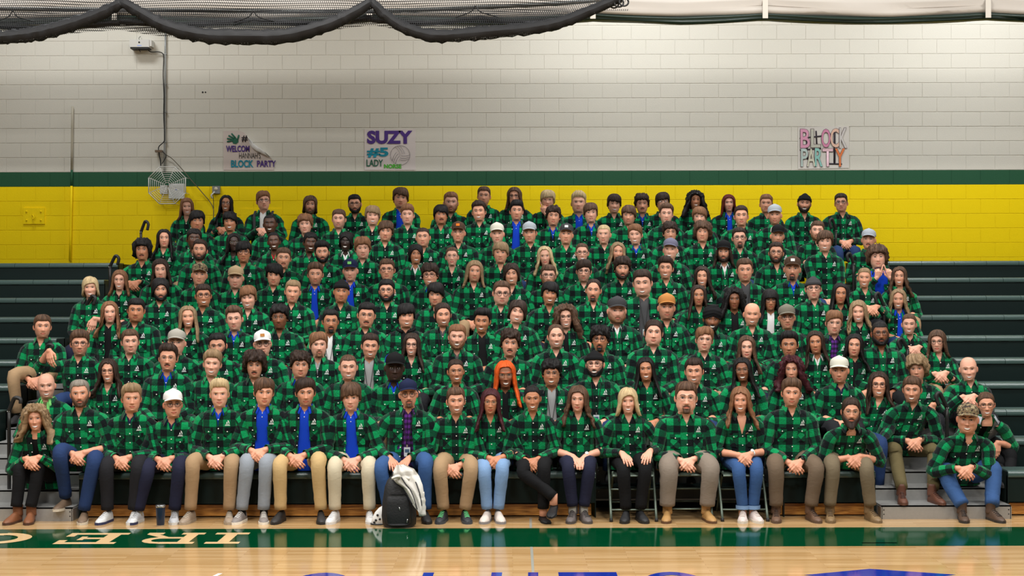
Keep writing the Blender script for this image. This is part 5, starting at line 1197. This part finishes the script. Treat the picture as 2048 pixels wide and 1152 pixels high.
def stroke(parent, org, pts, wpx, c, off=.013, name='drawing'):
    mb = MB(); P = np.array([wp(x, y, off)-org for x, y in pts]); pipe(mb, P, wpx/143/2, max(len(P), 2), 5); V = mb.v[0]; V[:, 1] = (V[:, 1]-P[0][1])*.1+P[0][1]; return mb.obj(name, mat('marker_%d_%d_%d' % c, c, rough=.7), parent)
M_PAPER = mat('poster_paper', (206, 192, 184), rough=.7, var=.03, bscale=8); M_PAPER2 = mat('poster_paper_pale', (214, 204, 200), rough=.7, var=.03, bscale=8)
PU = (72, 40, 124); TE = (0, 132, 154); DG = (28, 96, 72)
o = wp(497, 301); r = empty('poster', o); tag(r, 'curled paper poster with a green hand print and block party lettering', 'poster')
sheet(r, o, [(447, 340), (447, 262), (478, 261), (488, 265), (497, 277), (505, 291), (520, 301), (534, 308), (543, 318), (547, 330), (548, 340)], M_PAPER)
mb = MB(); A_ = np.array([wp(x, y, .008)-o for x, y in ((494, 272), (500, 282), (508, 293), (522, 303), (540, 313))]); B_ = np.array([wp(x, y, .06)-o for x, y in ((496, 276), (506, 286), (516, 294), (528, 303), (541, 314))]); C_ = np.array([wp(x, y, .03)-o for x, y in ((499, 288), (504, 295), (512, 301), (524, 307), (541, 315))]); mb.add(np.concatenate([A_, B_, C_]), gridq(3, 5)); mb.obj('curled_corner', mat('paper_back', (228, 226, 222), rough=.7), r)
word(r, o, 'WELCOM', 452, 291, 499, 304, PU, fo=.035); word(r, o, "HANNAH'S", 478, 305, 521, 317, (50, 46, 46)); word(r, o, 'BLOCK', 462, 320, 507, 335, TE, fo=.035); word(r, o, 'PARTY', 514, 321, 552, 334, PU, fo=.03); word(r, o, '#', 483, 271, 495, 284, (34, 28, 34), fo=.02)
hd = [(466, 287), (463, 279), (470, 275), (476, 278), (477, 284), (472, 288)]; sheet(r, o, hd, mat('marker_hand', DG, rough=.7), .012, 'hand_print')
for a, b in (((466, 281), (454, 283.5)), ((466, 279), (454, 277)), ((468, 277), (457, 271)), ((471, 276), (463, 267)), ((475, 280), (478, 270))): stroke(r, o, [a, ((a[0]+b[0])/2, (a[1]+b[1])/2), b], 3.4, DG, name='hand_print')
o = wp(780, 300); r = empty('poster', o); tag(r, 'white paper poster with purple name, number five and a volleyball drawing', 'poster')
sheet(r, o, [(729, 340), (729, 259), (831, 258), (831, 340)], M_PAPER2)
word(r, o, 'SUZY', 734, 261, 825, 288, PU, fo=.05); word(r, o, '#5', 734, 295, 777, 315, TE, fo=.04); word(r, o, 'LADY', 733, 319, 766, 333, DG, fo=.02); word(r, o, 'NORSE', 768, 328, 803, 337, (72, 176, 44), fo=.045)
t = np.linspace(0, 2*PI, 25); BC = (800.5, 310.5); RB = 19.5; ring = [(BC[0]+RB*math.cos(a), BC[1]+RB*math.sin(a)) for a in t]; GL = (120, 112, 112); stroke(r, o, ring, .8, GL)
for k in range(3):
    for m_ in (-.45, 0.0, .4):
        a0 = k*2.094+.3; c, s = math.cos(a0), math.sin(a0); pts = []
        for q in np.linspace(0, 1, 7):
            u_ = RB*(.05+.9*q); v_ = RB*(m_*.55+.25-.55*q*q*.6); L_ = math.hypot(u_, v_); f_ = min(1, RB*.98/L_); pts.append((BC[0]+(u_*c-v_*s)*f_, BC[1]+(u_*s+v_*c)*f_))
        stroke(r, o, pts, .7, GL)
o = wp(1647, 296); r = empty('poster', o); tag(r, 'pale poster with tall pastel block party letters over dark number one', 'poster')
sheet(r, o, [(1596, 338), (1596, 254), (1698, 252), (1698, 336)], mat('poster_paper_white', (212, 206, 198), rough=.7, var=.02, bscale=8))
DK = (52, 44, 52)
for a, b, w_ in (((1612, 262), (1615, 319), 3.5), ((1632, 262), (1634, 298), 3.5), ((1600, 277), (1643, 272), 3.0), ((1600, 300), (1642, 297), 3.0), ((1669, 262), (1669, 327), 4.5), ((1658, 327.5), (1684, 328), 3.2), ((1660, 270), (1669, 262), 3)): stroke(r, o, [a, b], w_, DK, .010, 'numeral')
for s_, x0, x1, y0, y1, c in (('B', 1601, 1620, 258, 296, (214, 150, 176)), ('L', 1622, 1641, 258, 295, (188, 186, 172)), ('O', 1643, 1661, 258, 295, (208, 132, 164)), ('C', 1661, 1678, 257, 295, (226, 186, 164)), ('K', 1679, 1694, 256, 296, (206, 200, 196)), ('P', 1602, 1616, 297, 333, (184, 202, 196)), ('A', 1614, 1631, 297, 333, (208, 206, 184)), ('R', 1630, 1645, 296, 333, (140, 196, 186)), ('T', 1645, 1666, 297, 333, (226, 188, 196)), ('Y', 1670, 1690, 297, 333, (226, 122, 66))):
    word(r, o, s_, x0-.8, y0-.8, x1+.8, y1+.8, (96, 78, 84), .014, .03, name='letter_outline'); word(r, o, s_, x0, y0, x1, y1, c, .017, .012, name='letter')
# ------------------------------------------------------------------ rolled divider curtain and netting under the ceiling
M_VINYL = mat('white_vinyl', (200, 194, 186), rough=.5, bump=.2, bscale=3, var=.04); M_VGREEN = mat('dark_green_vinyl', (16, 40, 32), rough=.4)
YC = 15.5; xs = np.linspace(-9.2, 9.2, 150); STR = [(240, 15.5), (744, 15.5), (1185, 15.5), (1525, 15.5), (1965, 15.5)]
sx_ = np.array([(a-1024)*YC/FOC for a, b in STR]); 
def sag(x):
    d = np.min(np.abs(x[:, None]-sx_[None]), axis=1); return -.05*np.clip(d/1.1, 0, 1)**.7
def rowz(ypx): return CAMH+(HOR-ypx)*YC/FOC
curt = empty('divider_curtain', (0, YC, rowz(40))); tag(curt, 'rolled white vinyl divider curtain with dark green hem under the ceiling', 'curtain')
def curtloft(prof, name, m, seed, amp):
    g = np.random.RandomState(seed); n = len(prof); V = np.zeros((n, len(xs), 3)); sg = sag(xs)
    for i, (dy, z) in enumerate(prof):
        nz = sum(np.sin(xs*g.uniform(1, 6)+g.uniform(0, 6))*amp for _ in range(3)); V[i] = np.stack([xs, np.full(len(xs), dy)+nz, z-rowz(40)+sg+nz*.6], 1)
    mb = MB(); mb.add(V.reshape(-1, 3), gridq(n, len(xs))); return mb.obj(name, m, curt)
zb = rowz(33)
curtloft([(.10, zb+1.2), (-.10, zb+.55), (-.16, zb+.40), (-.20, zb+.33), (-.13, zb+.27), (-.17, zb+.20), (-.21, zb+.14), (-.15, zb+.09), (-.18, zb+.05), (-.14, zb+.015), (-.10, zb+.0), (.1, zb+.02)], 'white_panel', M_VINYL, 3, .006)
curtloft([(.05, zb+.03), (-.12, zb+.012), (-.165, zb-.005), (-.17, zb-.025), (-.13, zb-.032), (-.155, zb-.045), (-.13, zb-.062), (-.05, zb-.066), (.05, zb-.04)], 'green_hem', M_VGREEN, 4, .005)
for q in sx_: mb = MB(); mb.box((q-.03, -.215, -.03), (q+.03, -.205, .9)); mb.obj('strap', mat('white_webbing', (214, 208, 198), rough=.7), curt, smooth=False)
def net_nodes(cell, fill):
    m = bpy.data.materials.new('black_netting_%d' % int(fill*100)); m.use_nodes = True; nt = m.node_tree; b = nt.nodes['Principled BSDF']; b.inputs['Base Color'].default_value = (*lin((22, 22, 24)), 1); b.inputs['Roughness'].default_value = .7
    a = nd(nt, 'ShaderNodeAttribute', attribute_name='Plaid'); sp = nd(nt, 'ShaderNodeSeparateXYZ'); nt.links.new(a.outputs['Vector'], sp.inputs[0]); L = []
    for k in (0, 1):
        m1 = nd(nt, 'ShaderNodeMath', operation='MULTIPLY'); m1.inputs[1].default_value = 1/cell; nt.links.new(sp.outputs[k], m1.inputs[0]); m2 = nd(nt, 'ShaderNodeMath', operation='FRACT'); nt.links.new(m1.outputs[0], m2.inputs[0]); m3 = nd(nt, 'ShaderNodeMath', operation='LESS_THAN'); nt.links.new(m2.outputs[0], m3.inputs[0]); m3.inputs[1].default_value = fill; L.append(m3)
    mx_ = nd(nt, 'ShaderNodeMath', operation='MAXIMUM'); nt.links.new(L[0].outputs[0], mx_.inputs[0]); nt.links.new(L[1].outputs[0], mx_.inputs[1]); nt.links.new(mx_.outputs[0], b.inputs['Alpha']); return m
M_NET = net_nodes(.021, .27); M_NETD = net_nodes(.016, .72)
YN = 14.0
def np_(x, y, off=0.0): return px(x, y, YN+off)
net = empty('divider_net', np_(640, 40)); no = np_(640, 40); tag(net, 'bundled black netting draped in scallops under the ceiling, left side', 'net')
low_pts = [(-60, 86), (0, 82), (60, 78), (120, 70), (175, 64), (240, 60), (300, 70), (360, 76), (430, 78), (520, 77), (600, 72), (680, 58), (745, 50), (800, 60), (860, 75), (900, 77), (960, 72), (1050, 68), (1120, 58), (1180, 30), (1225, 14), (1258, 0)]
lx_ = np.linspace(-60, 1258, 130); lyv = np.interp(lx_, *zip(*low_pts)); rowsn = 9; Vn = []; Un = []
for k in range(rowsn):
    t_ = k/(rowsn-1); yy = -45+(lyv+45)*t_; P = np.array([np_(a, b, .10+.05*math.sin(k*1.7)+.03*math.sin(a*.02+k)) for a, b in zip(lx_, yy)])-no; Vn.append(P); Un.append(np.stack([P[:, 0]+P[:, 2]*.25, P[:, 2]], 1))
mb = MB(); mb.add(np.array(Vn).reshape(-1, 3), gridq(rowsn, 130), uv=np.array(Un).reshape(-1, 2)); mb.obj('net_sheet', M_NET, net, uv=True)
Vn2 = []; Un2 = []
for k in range(5):
    t_ = k/4; yy = 18+(np.maximum(lyv-6, 22)-18)*t_; P = np.array([np_(a, b, .25+.04*math.sin(k*2.2+a*.013)) for a, b in zip(lx_, yy)])-no; Vn2.append(P); Un2.append(np.stack([P[:, 0]-P[:, 2]*.4, P[:, 2]+.007], 1))
mb = MB(); mb.add(np.array(Vn2).reshape(-1, 3), gridq(5, 130), uv=np.array(Un2).reshape(-1, 2)); mb.obj('net_fold', M_NET, net, uv=True)
for sw, rr in ((((-80, 88), (0, 76), (70, 68), (140, 50), (200, 28), (243, 6)), .066), (((243, 4), (285, 28), (330, 52), (400, 70), (480, 74), (570, 72), (650, 52), (700, 30), (744, 4)), .068), (((744, 4), (770, 30), (810, 56), (870, 72), (940, 68), (1010, 62), (1080, 54), (1130, 42), (1190, 18), (1240, -4)), .06)):
    P = np.array([np_(a, b, -.02) for a, b in sw])-no; V, Q, T_, uv = tube(P, [rr*.75, rr, rr*1.15, rr*1.1, rr, rr*.75], 60, 12, .06, 3); mb = MB(); mb.add(V, Q, T_, uv=uv); mb.obj('gathered_swag', M_NETD, net, uv=True)
    V2 = P.copy(); mb = MB(); V, Q, T_, uv = tube(P+np.array([0, .03, .02]), [rr*.5, rr*.8, rr*.8, rr*.5], 40, 8, .05, 9); mb.add(V, Q, T_); mb.obj('swag_core', mat('black_net_bundle', (20, 20, 22), rough=.8), net)
for a, b in (((-60, 50), (240, 46)), ((240, 44), (500, 40)), ((500, 40), (744, 36)), ((744, 40), (960, 36)), ((960, 36), (1130, 38))):
    mb = MB(); mid = ((a[0]+b[0])/2, (a[1]+b[1])/2+8); pipe(mb, np.array([np_(*a, .2), np_(*mid, .2), np_(*b, .2)])-no, .028, 16, 7); mb.obj('net_fold', M_NETD if False else mat('black_net_bundle'), net)
mb = MB(); pipe(mb, np.array([np_(-80, 17, .3), np_(500, 22, .3), np_(760, 22, .3), np_(1100, 8, .3), np_(1240, -4, .3)])-no, .022, 20, 8); mb.obj('hanging_pipe', M_GALV, net)
for a in (26, 507, 951):
    mb = MB(); y0_ = 30 if a < 900 else 20; pipe(mb, np.array([np_(a-40, y0_+15, .05), np_(a-10, y0_+4, .05), np_(a, y0_-8, .05), np_(a+10, y0_+4, .05), np_(a+45, y0_+14, .05)])-no, .006, 20, 5); mb.obj('tie_cord', M_CABLE, net)
for k in range(3):
    mb = MB(); t = np.linspace(0, 2*PI, 14); c = (1228+10*k, 8-2*k); pipe(mb, np.array([np_(c[0]+9*math.cos(a), c[1]+8*math.sin(a), -.05*k) for a in t])-no, .009, 20, 6); mb.obj('rope_loop', M_CABLE, net)
# ------------------------------------------------------------------ folding chairs, backpack, jacket, tumbler
M_CHAIR = mat('grey_green_chair_steel', (92, 104, 92), rough=.4, metal=.35)
def chair(x, label, y=12.70):
    r = empty('folding_chair', (x, y, 0)); tag(r, label, 'chair', 'folding chairs in the gap of the front row'); w2 = .205
    mb = MB(); 
    prof = [(-.24, .392), (-.255, .402), (-.25, .413), (-.2, .418), (0, .412), (.16, .416), (.18, .41), (.18, .395)]; n = len(prof); V = np.array([[(s*(w2-.02), y, z) for y, z in prof] for s in (-1, 1)]).reshape(-1, 3)
    mb.add(V, [(k, k+1, n+k+1, n+k) for k in range(n-1)]+[(n-1, 0, n, 2*n-1)]); mb.obj('seat', M_CHAIR, r, smooth=False)
    for s in (-1, 1):
        mb = MB(); pipe(mb, [(s*w2, -.33, .012), (s*w2, -.14, .30), (s*w2, .12, .62), (s*w2, .20, .80)], .0125, 12, 8); mb.obj('front_leg', M_CHAIR, r)
        mb = MB(); pipe(mb, [(s*(w2-.03), .20, .012), (s*(w2-.03), .05, .22), (s*(w2-.03), -.16, .43)], .0115, 8, 8); mb.obj('back_leg', M_CHAIR, r)
        mb = MB(); pipe(mb, [(s*w2, -.332, .0), (s*w2, -.325, .03)], .016, 3, 8); mb.obj('foot_cap', M_CABLE, r)
    for y, z in ((-.275, .10), (-.16, .27)): mb = MB(); pipe(mb, [(-w2, y, z), (w2, y, z)], .009, 2, 7); mb.obj('crossbar', M_CHAIR, r)
    mb = MB(); pipe(mb, [(-w2+.03, .13, .11), (w2-.03, .13, .11)], .009, 2, 7); mb.obj('crossbar', M_CHAIR, r)
    mb = MB(); a = np.linspace(-1, 1, 7); V = np.array([[(s*w2*.97, .17+.035*(zz-.62)/.18+.02*(1-s*s), zz) for s in a] for zz in (.64, .68, .76, .80)]); V2 = V+np.array([0, .012, 0]); mb.add(V.reshape(-1, 3), gridq(4, 7)); mb.add(V2.reshape(-1, 3), gridq(4, 7)); mb.obj('backrest', M_CHAIR, r)
chair(fx(1267, 12.35), 'leftmost grey-green folding chair, under the person in black trousers'); chair(fx(1380, 12.35), 'middle grey-green folding chair, under the person in grey trousers', 12.74); chair(fx(1490, 12.35), 'rightmost grey-green folding chair, under the person in denim and white sneakers')
o = np.array([fx(797, 12.15), 12.16, 0]); bp = empty('backpack', o); tag(bp, 'black fabric backpack standing on the floor by the front row', 'backpack')
M_BAG = mat('black_nylon', (26, 26, 28), rough=.6, bump=.3, bscale=60, var=.1)
def blob(prof, wx, wy, n=24, p=3.2, seed=0, wr=.02):
    g = np.random.RandomState(seed); t = np.linspace(0, 2*PI, n+1)[:-1]; V = []
    for z, k in prof:
        s, c = np.sin(t), np.cos(t); q = 1+wr*np.sin(t*3+z*25+g.uniform(0, .3)); V.append(np.stack([wx*k*np.sign(c)*np.abs(c)**(2/p)*q, wy*k*np.sign(s)*np.abs(s)**(2/p)*q, np.full(n, z)], 1))
    V = np.array(V); m = len(prof); return np.vstack([V.reshape(-1, 3), V[0].mean(0), V[-1].mean(0)]), gridq(m, n, True), np.vstack([np.stack([np.full(n, m*n), (np.arange(n)+1) % n, np.arange(n)], 1), np.stack([np.full(n, m*n+1), (m-1)*n+np.arange(n), (m-1)*n+(np.arange(n)+1) % n], 1)])
mb = MB(); mb.add(*blob([(0.002, .86), (.02, 1.0), (.10, 1.04), (.20, 1.0), (.30, .93), (.36, .84), (.41, .70), (.445, .5), (.455, .3)], .148, .105)); mb.obj('main_body', M_BAG, bp)
V, Q, Tr = blob([(.03, .8), (.05, .95), (.14, 1.0), (.22, .97), (.28, .85), (.30, .6)], .115, .05, seed=2); mb = MB(); mb.add(V+np.array([.0, -.085, 0]), Q, Tr); fp_ = mb.obj('front_pocket', M_BAG, bp)
for a, b in (((.012, -.137, .19), (.018, -.14, .165)), ((.085, -.138, .085), (.078, -.14, .055))): mb = MB(); pipe(mb, [a, b], .0045, 2, 6); mb.obj('zip_pull', M_STEEL, fp_)
mb = MB(); pipe(mb, [(-.03, .0, .44), (-.02, -.01, .50), (.03, -.01, .50), (.04, 0, .44)], .009, 12, 6); mb.obj('top_handle', M_BAG, bp)
for s in (-1, 1): mb = MB(); V, Q, Tr, u = tube([(s*.07, .09, .42), (s*.10, .15, .34), (s*.11, .16, .18), (s*.10, .10, .05)], [.022, .022], 12, 8, flat=.4); mb.add(V, Q, Tr); mb.obj('shoulder_strap', M_BAG, bp)
# jacket draped over the bag: cream with dark piping
o = np.array([fx(822, 12.1), 12.1, .0]); jk = empty('jacket', o); tag(jk, 'cream jacket with dark piping draped over the black backpack', 'jacket')
M_JK = mat('cream_jacket_cloth', (212, 208, 200), rough=.8, bump=.2, bscale=60, var=.05); M_PIP = mat('dark_piping', (34, 34, 42), rough=.7)
edge_l = [(792, 931), (786, 944), (783, 956), (792, 966), (806, 975), (815, 990), (822, 1004), (830, 1016)]; edge_r = [(808, 929), (828, 938), (838, 952), (845, 970), (848, 988), (850, 1004), (850, 1020), (846, 1033)]
G_ = []
for i in range(22):
    t_ = i/21; L_ = np.array([np.interp(t_*7, range(8), [p[k] for p in edge_l]) for k in (0, 1)]); R_ = np.array([np.interp(t_*7, range(8), [p[k] for p in edge_r]) for k in (0, 1)]); rw = []
    for j in range(15):
        s_ = j/14; p = L_*(1-s_)+R_*s_; dep = 12.16-.10*math.sin(min(1, t_*1.6)*PI/2)-.06*math.sin(s_*PI)+.022*math.sin(s_*9+t_*5)+.012*math.sin(s_*17-t_*8)-(.05 if t_ < .2 else .02); rw.append(px(p[0], p[1], dep)-o)
    G_.append(rw)
G_ = np.array(G_); bk = G_+np.array([0, .014, 0]); mb = MB(); n1 = 22*15; mb.add(np.concatenate([G_.reshape(-1, 3), bk.reshape(-1, 3)]), np.vstack([gridq(22, 15), gridq(22, 15)[:, ::-1]+n1])); mb.obj('cloth', M_JK, jk)
for col_, a, b in ((0, 3, 20), (5, 6, 21), (11, 8, 18)): mb = MB(); pipe(mb, G_[a:b, col_]+np.array([0, -.004, 0]), .0055, None, 5); mb.obj('piping', M_PIP, jk)
V, Q, Tr, u = tube(np.array([px(*p, 12.02) for p in ((784, 957), (795, 953), (808, 954), (820, 958))])-o, [.012, .02, .014], 12, 8, .04, 4); mb = MB(); mb.add(V, Q, Tr); mb.obj('collar', M_JK, jk)
V, Q, Tr, u = tube(np.array([px(*p, 12.03) for p in ((840, 985), (842, 1000), (843, 1015), (845, 1031))])-o, [.035, .04, .036, .034], 12, 10, .04, 5); mb = MB(); mb.add(V, Q, Tr); mb.obj('sleeve', M_JK, jk)
V, Q, Tr, u = tube(np.array([px(*p, 12.02) for p in ((838, 992), (843, 999), (849, 1003))])-o, [.012, .012], 8, 6); mb = MB(); mb.add(V, Q, Tr); mb.obj('stripe', M_PIP, jk)
o = np.array([fx(757, 12.25), 12.27, 0]); dg = empty('drawstring_bag', o); tag(dg, 'small white bag with black print leaning behind the black backpack', 'bag')
V, Q, Tr = blob([(.004, .75), (.02, .98), (.06, 1.0), (.11, .9), (.15, .62), (.17, .3)], .085, .055, 18, 2.4, 3); V[:, 0] += (V[:, 2])*.35; mb = MB(); mb.add(V, Q, Tr); mb.obj('cloth', mat('white_canvas', (226, 224, 220), rough=.7), dg)
for a in ((-.045, .045), (-.01, .055), (-.03, .09), (.02, .105), (-.06, .025)): mb = MB(); disc(mb, (a[0]+.02, -.053, a[1]), .011, (-.1, -1, .15), 7, .003); mb.obj('print', M_CABLE, dg)
mb = MB(); pipe(mb, [(-.085, -.02, .012), (-.03, -.058, .008), (.05, -.05, .008)], .006, 10, 5); mb.obj('hem_piping', M_CABLE, dg)
o = np.array([fx(320, 12.2), 12.2, 0]); tb = empty('tumbler', o); tag(tb, 'navy insulated tumbler with steel rim on the floor between shoes', 'tumbler')
def lathe(prof, n=20):
    t = np.linspace(0, 2*PI, n+1)[:-1]; V = np.array([[(r_*math.cos(a), r_*math.sin(a), z) for a in t] for r_, z in prof]); return V.reshape(-1, 3), gridq(len(prof), n, True)
mb = MB(); mb.add(*lathe([(.0, .008), (.032, .008), (.034, .014), (.041, .165), (.042, .172)])); mb.obj('body', mat('navy_enamel', (22, 42, 66), rough=.3, metal=.2), tb)
mb = MB(); mb.add(*lathe([(.0, 0), (.031, 0), (.033, .004), (.033, .012)])); mb.obj('steel_base', M_STEEL, tb); mb = MB(); mb.add(*lathe([(.042, .170), (.0435, .174), (.0435, .186), (.040, .190), (.0, .188)])); mb.obj('steel_rim', M_STEEL, tb)
